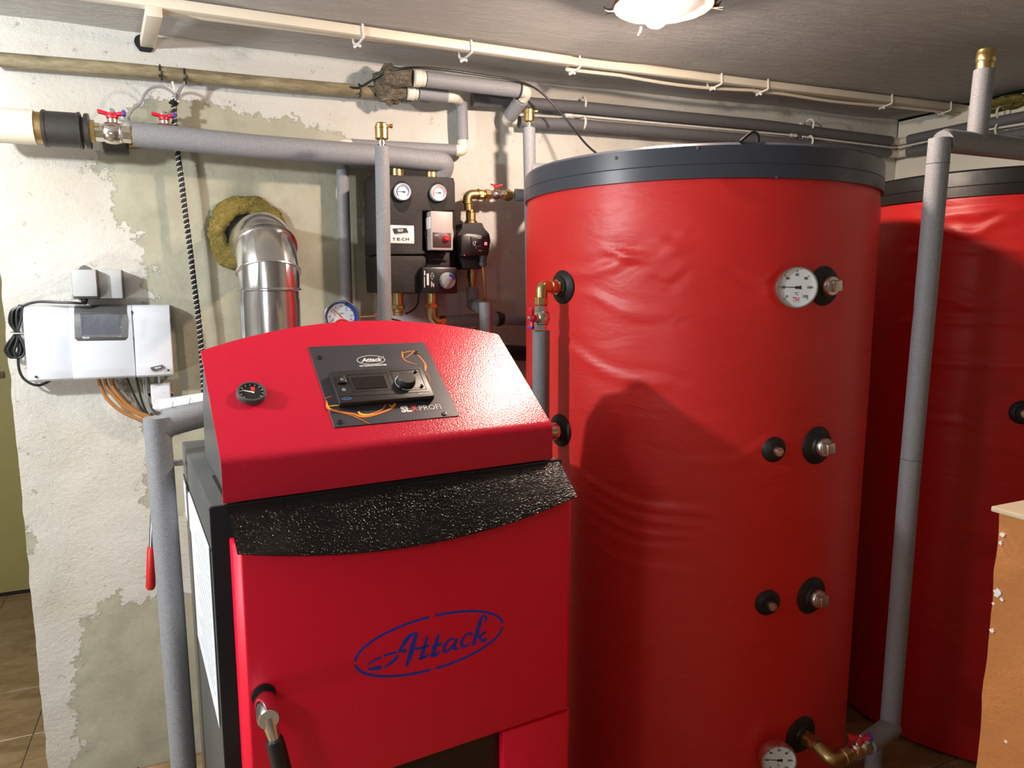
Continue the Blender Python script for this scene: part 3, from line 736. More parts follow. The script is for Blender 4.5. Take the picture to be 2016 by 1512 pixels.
for x, y, s in ((1947,1045,.012),(1952,1063,.009),(1950,1160,.016),(1962,1172,.010),(1972,1180,.008),(1938,1235,.010),(1935,1180,.006),(1980,1460,.007)):
    mb = MB(); s *= .5; p = plane_pt(x, y, (x0-.002, 0, 0), Vector((1, 0, 0))); p.y = min(p.y, y0-s*1.1); u = [(R(36*k_), s*(.55+.45*random.random())) for k_ in range(10)]
    mb.prism([p+Vector((.006, r*math.cos(a), r*math.sin(a)*.8)) for a, r in u], (-.0065, 0, 0)); part('chip', mb, M['white'], blk, 'white chipped spot')
# ================================================================ PIPEWORK
def dirv(a, b): return (Vector(b)-Vector(a)).normalized()
def hexprof(r, l): return [(r*.86, 0), (r, l*.08), (r, l*.92), (r*.86, l)]
def insulated(name, label, runs, r=.021, cat='pipe', elbows=(), extra=None, group=None, loc=None, foam=None, names=None):
    """runs: lists of world points, each its own sleeve of foam; elbows: lists of points for plastic bends"""
    p = Vector(runs[0][0]); t = thing(name, label, cat, loc or p, group)
    for i, q in enumerate(runs): part('insulation', MB().tube(q, r, 20, fillet=r*.0), foam or M['foam'], t)
    for q, er in elbows: part('elbow', MB().tube(q, er, 18, fillet=.03, fn=7), M['ivory'], t)
    return t
def ball_valve(label, p, d, hup, s=1.0, name='ball_valve', hdir=None, hl=.032, metal='nickel', tag=True):
    """p = middle of the body, d = pipe direction, hup = side of the handle"""
    d, hup = Vector(d).normalized(), Vector(hup).normalized(); hdir = Vector(hdir).normalized() if hdir else d
    t = thing(name, label, 'valve', p)
    L = .034*s; mb = MB()
    mb.lathe(p-d*L, d, [(.0155*s, 0), (.0185*s, .002*s), (.0185*s, .018*s)], 8); mb.lathe(p+d*(L-.018*s), d, [(.0185*s, 0), (.0185*s, .016*s), (.0155*s, .018*s)], 8)
    mb.lathe(p-d*.018*s, d, [(.017*s, 0), (.021*s, .004*s), (.0225*s, .012*s), (.0225*s, .024*s), (.020*s, .030*s), (.021*s, .032*s), (.017*s, .036*s)], 24)
    part('body', mb, M[metal], t)
    mb = MB().lathe(p+hup*.015*s, hup, [(.010*s, 0), (.010*s, .012*s), (.007*s, .013*s), (.007*s, .020*s)], 16); part('bonnet', mb, M[metal], t)
    q = p+hup*.034*s; sd = hup.cross(hdir).normalized()
    mb = MB().lathe(q-hup*.005*s, hup, [(.011*s, 0), (.012*s, .004*s), (.010*s, .010*s)], 18)
    for sg in (-1, 1):
        mb.prism([q+hdir*sg*.006*s-sd*.006*s, q+hdir*sg*hl*s-sd*.0085*s+hup*.004*s, q+hdir*sg*hl*s+sd*.0085*s+hup*.004*s, q+hdir*sg*.006*s+sd*.006*s], hup*.007*s, .0018*s)
    h = part('handle', mb, M['handle'], t)
    if tag:
        a = q+hdir*hl*.72*s-sd*.0092*s+hup*.0015*s; part('tag', MB().box(a, hdir*.006*s, sd*.0184*s, hup*.0102*s, .0008), M['blue'], t)
    part('nut', MB().lathe(q+hup*.004*s, hup, [(.006*s, 0), (.006*s, .009*s), (.003*s, .011*s)], 6), M['chrome'], h)
    return t
def air_vent(label, base, s=1.0):
    t = thing('air_vent', label, 'air vent', base)
    part('neck', MB().lathe(base, EZ, [(.0085*s, -.004), (.0085*s, .006*s), (.0115*s, .006*s), (.0115*s, .014*s), (.008*s, .014*s), (.008*s, .020*s)], 16), M['nickel'], t)
    part('body', MB().lathe(base, EZ, [(.012*s, .018*s), (.0185*s, .022*s), (.0185*s, .048*s), (.0195*s, .049*s), (.0195*s, .054*s), (.0175*s, .055*s), (.0175*s, .060*s), (.013*s, .064*s), (0, .064*s)], 28), M['brass'], t)
    b = Vector(base)+EZ*.056*s; part('bleed_nipple', MB().lathe(b, (1, -.1, .05), [(.004*s, 0), (.004*s, .024*s), (.0062*s, .024*s), (.0062*s, .030*s), (.003*s, .030*s)], 12), M['brass'], t)
    return t
def union(mb, a, d, r, segs):
    """row of hexagons and rings along d; segs = (length, radius factor, sides)"""
    h = 0; d = Vector(d).normalized()
    for l, k, n in segs: mb.lathe(Vector(a)+d*h, d, hexprof(r*k, l) if n < 12 else [(r*k, 0), (r*k, l)], n); h += l
    return mb

# ---- old stained pipe along the wall
a, b_ = W(-40, 114, .06), W(735, 181, .06)
op = solo('old_pipe', MB().tube([a, W(260, 138, .06), W(500, 161, .06), b_], .0185, 20), M['oldpipe'], 'old stained olive pipe high on the wall, running into the hemp joint', 'pipe')
for x, y in ((315, 143), (363, 150), (706, 178)):
    p = W(x, y, .06); mb = MB(); mb.tube([p+Vector((.001*k/4, -.0205*math.cos(k*math.pi/8), .0205*math.sin(k*math.pi/8))) for k in range(17)], .0022, 6); mb.box(p+Vector((-.004, -.024, -.018)), (.008, 0, 0), (0, .006, 0), (0, 0, .007), .001)
    where = {315: 'leftmost black cable tie around the old olive pipe', 363: 'black cable tie on the old olive pipe above the twisted cable', 706: 'black cable tie on the old olive pipe beside the hemp joint'}[x]
    solo('cable_tie', mb, M['rubber'], where, 'cable tie', 'black ties on the old pipe')
# ---- hemp wrapped joint
jt = thing('hemp_joint', 'lumpy rusty pipe joint wrapped in hemp under the ceiling', 'pipe joint', W(765, 172, .06))
mb = MB(); cen = W(768, 168, .08)
for ax_, cc, rr_, ll in ((dirv(W(768, 196, .08), W(790, 142, .1)), W(762, 188, .08), .042, .085),):
    n, k = 28, 20; vs, fs = [], []
    for j in range(k+1):
        ph = math.pi*j/k
        for i in range(n):
            th_ = 2*math.pi*i/n; dv = Vector((math.sin(ph)*math.cos(th_), math.sin(ph)*math.sin(th_), math.cos(ph)))
            e = 1+.20*noise.noise(dv*2.2)+.10*noise.noise(dv*7)+.05*math.sin(ph*34+3*th_)
            vs.append(cen+Vector((dv.x*.052*e, dv.y*.05*e, dv.z*.060*e)))
    for j in range(k):
        for i in range(n): i2 = (i+1) % n; fs.append((j*n+i, j*n+i2, (j+1)*n+i2, (j+1)*n+i))
    mb.add(vs, fs)
part('hemp_wrap', mb, M['hemp'], jt)
pu0, pu1 = W(775, 152, .13), W(812, 153, .17)
mb = MB().tube([W(770, 158, .10), pu0, pu1], [.034, .032, .025], 20); part('upper_stub', mb, M['hemp'], jt)
pl0, pl1 = W(772, 180, .10), W(802, 183, .12)
mb = MB().tube([pl0, pl1], [.024, .020], 18); part('lower_stub', mb, M['hemp'], jt)
# ---- the upper insulated return with ivory bends
u0, u1, u2, u3 = W(814, 153, .17), W(838, 156, .17), W(1024, 178, .17), W(1037, 181, .17)
d_ = dirv(u1, u2); v0, v1 = W(1034, 186, .165), W(998, 237, .055)
up_ = insulated('insulated_pipe', 'short thick grey insulated pipe from the hemp joint to an ivory bend', [[u1, u2], [v0+(v1-v0)*.2, v0+(v1-v0)*.82]], .0245,
    elbows=[([u2-d_*.004, u3, u3+(v1-u3)*.22], .0215), ([v0+(v1-v0)*.8, v1, v1+dirv(v1, W(1030, 240, .05))*.03], .0215)])
part('coupling', MB().lathe(u0, d_, [(.022, 0), (.026, .003), (.026, .022), (.0235, .024), (.0235, .036), (.020, .038)], 24), M['ivory'], up_)
l0, l1, l2 = W(800, 182, .12), W(824, 184, .12), W(880, 190, .12); dl_ = dirv(l1, l2)
k1, k2 = W(893, 191, .12), W(905, 196, .05)
lp = insulated('insulated_pipe', 'thin grey insulated stub below the thick pipe beside the hemp joint', [[l1, l2]], .0195, elbows=[([l2, k1, k1+(k2-k1)*.95], .0185)])
part('coupling', MB().lathe(l0, dl_, [(.018, 0), (.0225, .003), (.0225, .024), (.019, .026), (.019, .036)], 24), M['ivory'], lp)
# ---- drop and loop behind the heating pipe
e0, e1 = W(909, 200, .05), W(911, 276, .05)
f0, f1 = W(896, 296, .05), W(692, 286, .05)
g0, g1 = W(674, 300, .05), W(686, 720, .05)
insulated('insulated_pipe', 'grey insulated drop pipe and loop with ivory bends close to the wall', [[e0, e1], [f0, f1], [W(674, 322, .05), g1]], .0195,
    elbows=[([k2+EZ*.012, k2-EZ*.004, e0-EZ*.01], .0185), ([e1, W(912, 297, .05), f0], .0185), ([f1, W(674, 284, .05), W(674, 325, .05)], .0185)])
# ---- twin wall pipes to the corner and along the right wall
up_pts = [(930, 196), (1139, 211), (1320, 229), (1500, 246), (1640, 264), (1752, 278)]
lo_pts = [(1022, 240), (1139, 246), (1320, 261), (1500, 276), (1640, 291), (1748, 302)]
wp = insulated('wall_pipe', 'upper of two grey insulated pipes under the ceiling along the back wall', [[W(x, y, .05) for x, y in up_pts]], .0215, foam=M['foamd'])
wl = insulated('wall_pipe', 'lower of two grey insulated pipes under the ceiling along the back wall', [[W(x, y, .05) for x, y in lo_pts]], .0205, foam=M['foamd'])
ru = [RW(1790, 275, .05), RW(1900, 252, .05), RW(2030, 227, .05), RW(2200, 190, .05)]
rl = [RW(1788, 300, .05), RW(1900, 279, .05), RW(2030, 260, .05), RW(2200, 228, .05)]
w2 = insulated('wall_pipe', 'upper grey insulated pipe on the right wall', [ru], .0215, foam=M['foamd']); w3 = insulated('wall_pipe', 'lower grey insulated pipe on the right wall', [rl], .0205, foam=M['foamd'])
for t_, a_, b2 in ((wp, W(1752, 278, .05), ru[0]), (wl, W(1748, 302, .05), rl[0])):
    part('corner_elbow', MB().tube([a_, Vector((XR-.05, D-.05, (a_.z+b2.z)/2)), b2], .0165, 16, fillet=.03), M['ivory'], t_)
for x, y, wl_ in ((1134, 229, 'white pipe clip on the back wall pipes beside the hanging black cable'), (1575, 267, 'white pipe clip on the back wall pipes above the first tank')):
    p = W(x, y, 0); mb = MB().box(p+Vector((-.009, -.012, -.052)), (.018, 0, 0), (0, .012, 0), (0, 0, .104), .002)
    for dz in (.034, -.034):
        c_ = p+Vector((0, -.05, dz*1.0)); mb.tube([c_+Vector((0, -.0235*math.sin(R(q)), .0235*math.cos(R(q)))) for q in range(-40, 221, 20)], .0045, 6)
    solo('pipe_clip', mb, M['cablew'], wl_, 'clip', 'white clips on the wall pipes')
p = RW(1984, 242, 0); mb = MB().box(p+Vector((-.012, -.010, -.05)), (.012, 0, 0), (0, .02, 0), (0, 0, .10), .002)
for dz in (.034, -.03): mb.tube([p+Vector((-.05-.024*math.sin(R(q)), 0, dz+.024*math.cos(R(q)))) for q in range(-40, 221, 20)], .0045, 6)
solo('pipe_clip', mb, M['cablew'], 'white pipe clip on the right wall pipes', 'clip', 'white clips on the wall pipes')
mb = MB()
seg = [W(x, y, .052) for x, y in ((1110, 226), (1139, 228), (1300, 243), (1500, 261), (1566, 267))]
wc = thing('white_cable', 'white cable running between the two insulated wall pipes into the corner', 'cable', seg[0])
part('run', MB().tube(seg, .0045, 8), M['cablew'], wc)
seg = [W(x, y, .052) for x, y in ((1580, 269), (1660, 279), (1758, 291))]+[Vector((XR-.054, D-.054, W(1767, 290, .05).z)), RW(1800, 284, .052), RW(1900, 263, .052), RW(2060, 236, .052)]
part('run', MB().tube(seg, .0045, 8, fillet=.02), M['cablew'], wc)
q0 = W(1556, 266, .052); part('end_sleeve', MB().tube([q0, W(1568, 267.3, .052)], .007, 10), M['cablew'], wc)
q0 = W(1112, 226.5, .06); part('end_sleeve', MB().tube([q0, W(1126, 227.5, .06)], .0065, 10), M['cablew'], wc)

# ---- main heating pipe: cream pipe, iron coupling, brass, valve, insulated run
OFM = .13
P = lambda x, y, o=OFM: W(x, y, o)
a, b_ = P(-60, 243), P(70, 251); dm = dirv(P(0, 248), P(250, 264))
cp = thing('cream_pipe', 'thick cream painted pipe entering from the left with an iron coupling', 'pipe', a)
part('pipe', MB().tube([a, b_], .044, 28), M['whitepipe'], cp)
p = P(69, 251); part('threaded_end', MB().lathe(p, dm, [(.040, 0), (.040, .022)], 28), M['brassd'], cp)
p = P(85, 253); part('iron_coupling', MB().lathe(p, dm, [(.046, 0), (.048, .002), (.048, .008), (.0455, .010), (.0455, .080), (.048, .082), (.048, .088), (.044, .090), (.036, .091), (.036, .096), (.044, .097), (.046, .099), (.046, .108), (.03, .109)], 28), M['iron'], cp)
p = P(150, 256.5); mb = MB(); union(mb, p, dm, .030, [(.010, .75, 24), (.016, 1.1, 6), (.004, .75, 24), (.015, 1.0, 6), (.012, .75, 24)]); bu = solo('brass_union', mb, M['brass'], 'brass hex union between the iron coupling and the red handled valve', 'fitting')
ball_valve('nickel ball valve with red butterfly handle on the cream pipe', P(223, 262), dm, (0, 0, 1), 1.32, hl=.026)
p = P(252, 264.5); solo('copper_stub', MB().lathe(p, dm, [(.021, -.004), (.021, .016)], 20), M['copper'], 'short copper stub between ball valve and insulated heating pipe', 'fitting')
hp = insulated('insulated_pipe', 'long thick grey insulated heating pipe across the wall to the pump group', [[P(262, 264), P(500, 288), P(768, 308.5), P(850, 317.5, .125)], ], .0335)
part('insulated_bend', MB().tube([P(848, 317.3, .125), P(878, 320, .125), P(876, 320, .125)+Vector((-.012, .03, -.05))], .0333, 24, fillet=.028, fn=8), M['foam'], hp)
part('seam', MB().tube([P(266, 247, .098), P(500, 272, .098), P(760, 294, .098)], .0012, 6), M['gap'], hp)
ip = insulated('insulated_pipe', 'grey insulated return pipe mostly hidden behind the heating pipe', [[W(285, 268, .045), W(500, 290, .045), W(745, 322, .05)]], .026)
p = W(203, 281, .05); part('iron_coupling', MB().lathe(p, dm, [(.030, 0), (.034, .004), (.034, .058), (.030, .062)], 20), M['iron'], ip)
part('connector', MB().tube([W(250, 279, .05), W(290, 270, .048)], .018, 14), M['brassd'], ip)
ball_valve('ball valve behind the heating pipe with only its red handle showing', W(325, 262, .055), dm, (0, 0, 1), 1.25, hl=.026)
# ---- vertical riser in front of the pump group with air vent
r0_, r1_ = W(752, 289, .35), W(757.5, 700, .35)
rs = insulated('riser_pipe', 'vertical grey insulated riser in front of the black pump group', [[B(.45, .535, .98), Vector((r1_.x, r1_.y, .98)), r0_]], .0205)
air_vent('brass automatic air vent on top of the riser before the pump group', r0_, 1.02)
s0, s1 = W(1041.5, 252, .22), W(1050, 760, .22)
r2 = insulated('riser_pipe', 'vertical grey insulated riser at the left edge of the first tank', [[W(1046, 337, .22)*0+Vector((s1.x-.22, s1.y, s1.z-.02)), s1, s0]], .0205)
air_vent('brass automatic air vent on the riser at the left edge of the tank', s0, .95)
p = W(1046, 337, .22); part('side_branch', MB().tube([p, p+Vector((.07, -.02, 0))], .026, 18), M['foam'], r2)
# ---- flue
fx = DP(532, 600, 1.87); ze = 1.527; rf = .0735
fl_ = thing('flue_pipe', 'polished stainless flue pipe bending from the wall down behind the boiler', 'flue', (fx.x, fx.y, .8))
zb = ze-.125
part('flue_section', MB().tube([(fx.x, fx.y, .82), (fx.x, fx.y, zb)], rf, 56), M['steel'], fl_)
part('flue_section', MB().tube([(fx.x, fx.y, .80), (fx.x, fx.y, DP(531, 588, 1.87).z)], rf+.0018, 56), M['steel'], fl_)
k = .125; e_pts = [Vector((fx.x, fx.y, zb-.01)), Vector((fx.x, fx.y, zb+.012)), Vector((fx.x, fx.y+.045, ze-.038)), Vector((fx.x, fx.y+.12, ze)), Vector((fx.x, D+.1, ze))]
part('elbow', MB().tube([Vector((fx.x, fx.y, zb-.012)), Vector((fx.x, fx.y, zb+.035)), Vector((fx.x, fx.y+.055, ze-.022)), Vector((fx.x, fx.y+.13, ze)), Vector((fx.x, D+.12, ze+.01))], rf+.003, 56), M['steel'], fl_)
for (c_, dd) in ((Vector((fx.x, fx.y, zb-.008)), EZ), (Vector((fx.x, fx.y, zb+.035)), Vector((0, .35, .9))), (Vector((fx.x, fx.y+.055, ze-.022)), Vector((0, .72, .68)))):
    dd.normalize(); sc_ = 1.0 if dd.z > .99 else 1.02
    mb = MB().lathe(c_-dd*.005, dd, [((rf+.002)*sc_, 0), ((rf+.007)*sc_, .003), ((rf+.007)*sc_, .006), ((rf+.002)*sc_, .010)], 56); part('bead', mb, M['steel'], fl_)
def FS(x, y): return CYL(x, y, (fx.x, fx.y), rf+.0006)
mb = MB()
for st in ([(527,528),(529,545)], [(529,537),(545,541),(553,533)], [(556,529),(556,542)], [(531,553),(545,552)], [(546,560),(534,561),(533,567),(541,568),(546,563)], [(532,571),(545,561)]):
    q = [FS(*s_2) for s_2 in st]; mb.tube(q, .0011, 6)
part('handwriting', mb, M['inkg'], fl_, 'green marker handwriting')
# mineral wool around the flue
mb = MB(); n, k_ = 72, 16; vs, fs = [], []
for i in range(n):
    a = 2*math.pi*i/n; u = Vector((math.cos(a), 0, math.sin(a)))
    wd = .027+.012*noise.noise((math.cos(a)*2, math.sin(a)*2, 5)); cr_ = HR+.014+.004*noise.noise((math.cos(a)*3, math.sin(a)*3, 9))
    for j in range(k_):
        b3 = 2*math.pi*j/k_; e = 1+.28*noise.noise((math.cos(a)*9, math.sin(a)*9, b3*1.6))+.18*noise.noise((math.cos(a)*26, math.sin(a)*26, b3*3))
        vs.append(Vector((HOLE.x, D-.004, HOLE.z))+u*(cr_+wd*math.cos(b3)*e)+OUT*(.018*math.sin(b3)*e))
for i in range(n):
    for j in range(k_): i2, j2 = (i+1) % n, (j+1) % k_; fs.append((i*k_+j, i2*k_+j, i2*k_+j2, i*k_+j2))
solo('mineral_wool_ring', mb.add(vs, fs), M['wool'], 'ragged yellow mineral wool packed around the flue in the wall', 'insulation', kind='thing', smooth=60)

# ---- left insulated pipe beside the boiler
lpx = DP(334, 1100, 1.49); tp = DP(331, 838, 1.42); tp = Vector((lpx.x-.006, lpx.y, tp.z))
hx = plane_pt(398, 818, (0, lpx.y+.03, 0), Vector((0, 1, 0)))
li = insulated('insulated_pipe', 'grey insulated pipe standing left of the boiler and bending behind its hood', [[(lpx.x+.004, lpx.y, ZF), tp+EZ*.012]], .0255)
part('insulation', MB().tube([tp-EZ*.022, tp-EZ*.012+Vector((.02, .006, .006)), hx, hx+(hx-tp)*.9], [.0235, .025, .025, .025], 20), M['foam'], li)
sh = thing('paper_sheet', 'folded white sheet lying on the pipe bend left of the hood', 'paper', DP(350, 800, 1.50))
q = [plane_pt(x, y, (0, lpx.y+.02, 0), Vector((0, 1, 0))) for x, y in ((318, 806), (405, 789), (405, 812), (322, 826))]
part('front_fold', MB().prism(q, (0, .0012, 0)), M['paper'], sh)
q2 = [q[0], q[1], q[1]+Vector((.01, .10, .004)), q[0]+Vector((-.015, .09, .006))]
part('top_fold', MB().prism(q2, (0, 0, .0012)), M['paper'], sh)
c1 = plane_pt(299, 803, (0, lpx.y+.02, 0), Vector((0, 1, 0))); c2 = q[0]
part('curled_corner', MB().prism([c1, c2, c2-EZ*.008, c1-EZ*.004+EX*.004], (.0, .06, .003), .002), M['paper'], sh)
mb = MB(); 
for x in (338, 372): a = plane_pt(x, 806-(x-318)*.2, (0, lpx.y+.019, 0), Vector((0, 1, 0))); mb.box(a, (.001, 0, 0), (0, .001, 0), (.003, 0, .012))
part('print_mark', mb, M['ink'], sh)

# ---- manometer behind the hood
gp = DP(673, 625, 1.66); gn = Vector((-.05, -1, .10)).normalized(); gr = .0405
ga = thing('pressure_gauge', 'round combined pressure and temperature gauge peeking over the hood', 'gauge', (gp.x, gp.y+.02, 1.06))
gs = EZ.cross(gn).normalized(); gu = gn.cross(gs)
part('case', MB().lathe(gp-gn*.022, gn, [(gr*.96, 0), (gr, .004), (gr, .024), (gr*.96, .027), (gr*.92, .027), (gr*.91, .021)], 48), M['chrome'], ga)
part('stem', MB().tube([gp-gn*.02, gp-gn*.02+Vector((0, .03, 0)), gp-gn*.02+Vector((0, .03, -.15))], .011, 14, fillet=.015), M['brass'], ga)
part('dial', MB().disc(gp-gn*.0015, gn, gr*.92, .0006, 48), M['dial'], ga)
def arc(mb, r, a0, a1, wd, off=0, c_=None):
    mb.ribbon([(c_ or gp)-gn*(.0006-off)+gs*r*math.cos(R(a))+gu*r*math.sin(R(a)) for a in np.linspace(a0, a1, 24)], wd, gn, .0004)
mb = MB(); arc(mb, gr*.82, 75, -20, .0085); arc(mb, gr*.85, 75, 210, .003); part('blue_scale', mb, M['dialb'], ga)
rc = gp-gu*gr*.62; mb = MB(); arc(mb, gr*.46, -10, 190, .0062, .0004, rc); part('red_scale', mb, M['dialr'], ga)
mb = MB(); mb.ribbon([gp-gn*.0002-gs*gr*.5+gu*gr*.5, gp-gn*.0002-gu*gr*.04+gs*.001], [.0012, .0026], gn); part('needle', mb, M['dialr'], ga)
mb = MB()
for k in range(9):
    a = R(200-27*k); u = gs*math.cos(a)+gu*math.sin(a); mb.ribbon([gp-gn*.0006+u*gr*.62, gp-gn*.0006+u*gr*.70], .0010, gn)
for tx, a in (('0', 195), ('1', 140), ('2', 60), ('3', 10), ('4', -14)): mb.text(tx, gp-gn*.0006+(gs*math.cos(R(a))+gu*math.sin(R(a)))*gr*.52, gs, gu, .008)
mb.text('bar', gp-gn*.0006+gu*gr*.24, gs, gu, .007); mb.text('°C', rc-gn*.0003+gu*gr*.2, gs, gu, .007); mb.ribbon([rc-gn*.0003-gs*.014+gu*.010, rc-gn*.0003+gs*.002], .0012, gn)
part('dial_print', mb, M['ink'], ga)

# ================================================================ PUMP GROUP
def pbox(mb, x0, y0, x1, y1, o0, o1, bev=.003, seg=2):
    a = W(x0, y1, o1); b2 = W(x1, y0, o1)
    return mb.box((a.x, D-o1, a.z), (b2.x-a.x, 0, 0), (0, o1-o0, 0), (0, 0, b2.z-a.z), bev, seg)
GO = .185
pg = thing('pump_group', 'black foam cased heating pump group with two thermometers on the wall', 'pump group', W(818, 460, 0))
def gpoly(mb, px, o0, o1, bev=.004):
    P_ = [W(x, y, o1) for x, y in px]; P_ = [Vector((p.x, D-o1, p.z)) for p in P_]
    return mb.prism(P_, (0, o1-o0, 0), bev)
mb = MB(); gpoly(mb, [(739, 344), (748, 343), (884, 349), (896, 357), (897, 415), (832, 415), (832, 494), (839, 494), (839, 501), (741, 501)], .02, GO, .004)
shell = part('upper_shell', mb, M['epp'], pg)
mb = MB(); gpoly(mb, [(741, 503.5), (839, 503.5), (839, 525), (834, 525), (834, 577), (744, 577)], .02, GO-.002, .004); part('lower_shell', mb, M['epp'], pg)
mb = MB(); pbox(mb, 742, 350, 895, 575, .005, GO-.075, .006); part('rear_shell', mb, M['epp'], pg)
mb = MB(); pbox(mb, 839, 497, 886, 529, .02, GO-.03, .004); pbox(mb, 842, 509, 880, 513, .02, GO-.022, .001); part('rib_block', mb, M['epp'], pg)
for x, y, ring in ((792, 378, 'dialb'), (862.5, 380, 'dialr')):
    c_ = W(x, y, GO+.008); q = W(x-1, y+2, GO)
    mb = MB(); n = 40; 
    pr = [(.030+.0*k, 0) for k in range(1)]
    vs = []; ov = [(q.x+.031*math.cos(2*math.pi*i/n), q.z-.008+(.050 if math.sin(2*math.pi*i/n) < 0 else .046)*math.sin(2*math.pi*i/n)) for i in range(n)]
    mb.prism([Vector((a, D-GO-.0012, b2)) for a, b2 in ov], (0, .01, 0)); part('recess', mb, M['gap'], pg)
    th = part('thermometer', MB().lathe(c_, OUT, [(.0255, -.02), (.0265, 0), (.0265, .006), (.0250, .0085), (.0235, .0085), (.0230, .004)], 36), M['plastic_w' if ring == 'dialb' else 'plastic_g'], pg, 'white thermometer with %s ring' % ('blue' if ring == 'dialb' else 'red'))
    part('dial', MB().disc(c_+OUT*.0042, OUT, .0232, .0004, 36), M['dial'], th)
    mb = MB(); mb.ribbon([c_+OUT*.005+EX*.0185*math.cos(R(a))+EZ*.0185*math.sin(R(a)) for a in range(-40, 221, 13)], .0026, OUT); part('coloured_scale', mb, M[ring], th)
    mb = MB(); mb.ribbon([c_+OUT*.0056-EX*.016+EZ*.0005, c_+OUT*.0056+EX*.002], [.0008, .0022], OUT); mb.ribbon([c_+OUT*.0056, c_+OUT*.0056+EX*.009], [.0045, .003], OUT)
    for a in (200, 150, 90, 30, -20): u = EX*math.cos(R(a))+EZ*math.sin(R(a)); mb.ribbon([c_+OUT*.005+u*.012, c_+OUT*.005+u*.0155], .0008, OUT)
    part('needle', mb, M['ink'], th)
# white label with the chip emblem
mb = MB(); pbox(mb, 768, 444.5, 815, 478.5, GO-.002, GO+.0012, .0008); lab = part('label_plate', mb, M['white'], pg, 'white plate with a black chip emblem')
def l6(p): return W(740+p[0]/7.754, 420+p[1]/7.754, GO+.0014)
def chip(mb, f, nrm, px, wh):
    pass
mb = MB(); mb.prism([l6(p) for p in ((250,232), (462,222), (498,290), (278,312))], OUT*.0004)
for k in range(8):
    x = 292+26*k; y = 312-3*k; mb.prism([l6((x, y)), l6((x+14, y-2)), l6((x+6, y+26))], OUT*.0004)
xd = dirv(l6((270, 270)), l6((480, 252))); mb2 = MB().text('TECH', l6((372, 264))+OUT*.0006, xd, OUT.cross(xd)*1, .0100, .0, width=.0185, bold=.0004)
for tx, x in (('T', 275), ('E', 345), ('C', 415), ('H', 480)): mb.text(tx, l6((x, 397)), EX, EZ, .0120, width=.0105, bold=.0004)
part('emblem', mb, M['ink'], lab); part('emblem_lettering', mb2, M['white'], lab)
mb = MB(); pbox(mb, 770, 395, 812, 398, GO+.0018, GO+.0021, 0); 
for v in range(1): pass
stp = MB()
for k in range(2): stp.box(l6((250, 392-18*k+14)), (.034, 0, 0), (0, -.0006, 0), (0, 0, .0009))
# circulation pump in the cut-out
mb = MB(); pbox(mb, 831, 416, 897, 494, .03, GO-.07, .002); part('pump_recess', mb, M['gap'], pg)
c_ = W(862, 462, GO-.05); pu = part('pump', MB().lathe(c_, OUT, [(.05, 0), (.052, .004), (.052, .026), (.046, .03), (.04, .044)], 40), M['rod'], pg, 'grey cast pump with taupe control box')
for a in (140, 200, 250): u = EX*math.cos(R(a))+EZ*math.sin(R(a)); part('bolt', MB().lathe(c_+u*.045+OUT*.024, OUT, [(.0075, 0), (.0075, .012), (.004, .013)], 12), M['chrome'], pu)
mb = MB(); pbox(mb, 849, 417, 891.5, 492, GO-.03, GO+.030, .003); part('control_box', mb, M['taupe'], pu)
mb = MB(); pbox(mb, 852, 458.5, 888, 487.5, GO+.03, GO+.0306, .0004); part('faceplate', mb, M['brownp'], pu)
c2_ = W(878.5, 469.5, GO+.0308); part('knob', MB().lathe(c2_, OUT, [(.0112, 0), (.0112, .003), (.0085, .004), (.0075, .012), (.0065, .013)], 28), M['redk'], pu)
mb = MB().text('wilo', W(860, 463, GO+.0307), EX, EZ, .0095, width=.0165, bold=.0003)
for x, y in ((878.5, 461), (873, 478.5), (884, 478.5)): mb.disc(W(x, y, GO+.0307), OUT, .0008, .0003, 8)
part('lettering', mb, M['taupe'], pu)
mb = MB(); pbox(mb, 846, 427, 849, 450, GO-.02, GO+.026, .001); part('side_sticker', mb, M['white'], pu)
# mixing valve actuator
mb = MB(); pbox(mb, 832, 526, 901, 578, GO-.07, GO+.030, .006); ac = part('actuator', mb, plain('actuator_black', (.018, .017, .02), .33, 0, 0), pg, 'black valve actuator with white and blue knob')
AO = GO+.030; kc = W(880.5, 552.5, AO)
part('knob', MB().lathe(kc, OUT, [(.0265, 0), (.0265, .003), (.0245, .005), (.0240, .012), (.0225, .014)], 40), M['plastic_g'], ac)
dv = dirv(W(884, 549, AO), W(872, 567, AO)); sv = OUT.cross(dv)
mb = MB().prism([kc+OUT*.014+dv*.004-dv*.016+sv*.007, kc+OUT*.014+dv*.028+sv*.0055, kc+OUT*.014+dv*.028-sv*.0055, kc+OUT*.014+dv*.004-dv*.016-sv*.007], OUT*.010, .003); part('pointer', mb, M['plastic_g'], ac)
mb = MB(); pts = [kc+OUT*.0142+EX*r*math.cos(R(a))+EZ*r*math.sin(R(a)) for r, aa in ((.022, range(82, 9, -12)), (.009, range(10, 83, 12))) for a in aa]; mb.prism(pts, OUT*.0006); part('blue_sector', mb, M['logo'], ac)
parts('screw', M['chrome'], ac, [MB().lathe(kc+OUT*.024-dv*.004, OUT, [(.004, 0), (.0035, .0012), (.001, .0014)], 14), MB().lathe(W(871, 531.5, AO), OUT, [(.0034, 0), (.003, .001)], 14)])
mb = MB()
for (x0, y0, x1, y1) in ((835,533,837,542), (835.3,545,836.3,566), (840.5,538.5,844.3,561.5), (849,554,850,565), (851,556,851.7,563), (853,558,854.6,565)):
    pbox(mb, x0, y0, x1, y1, AO, AO+.0004, 0)
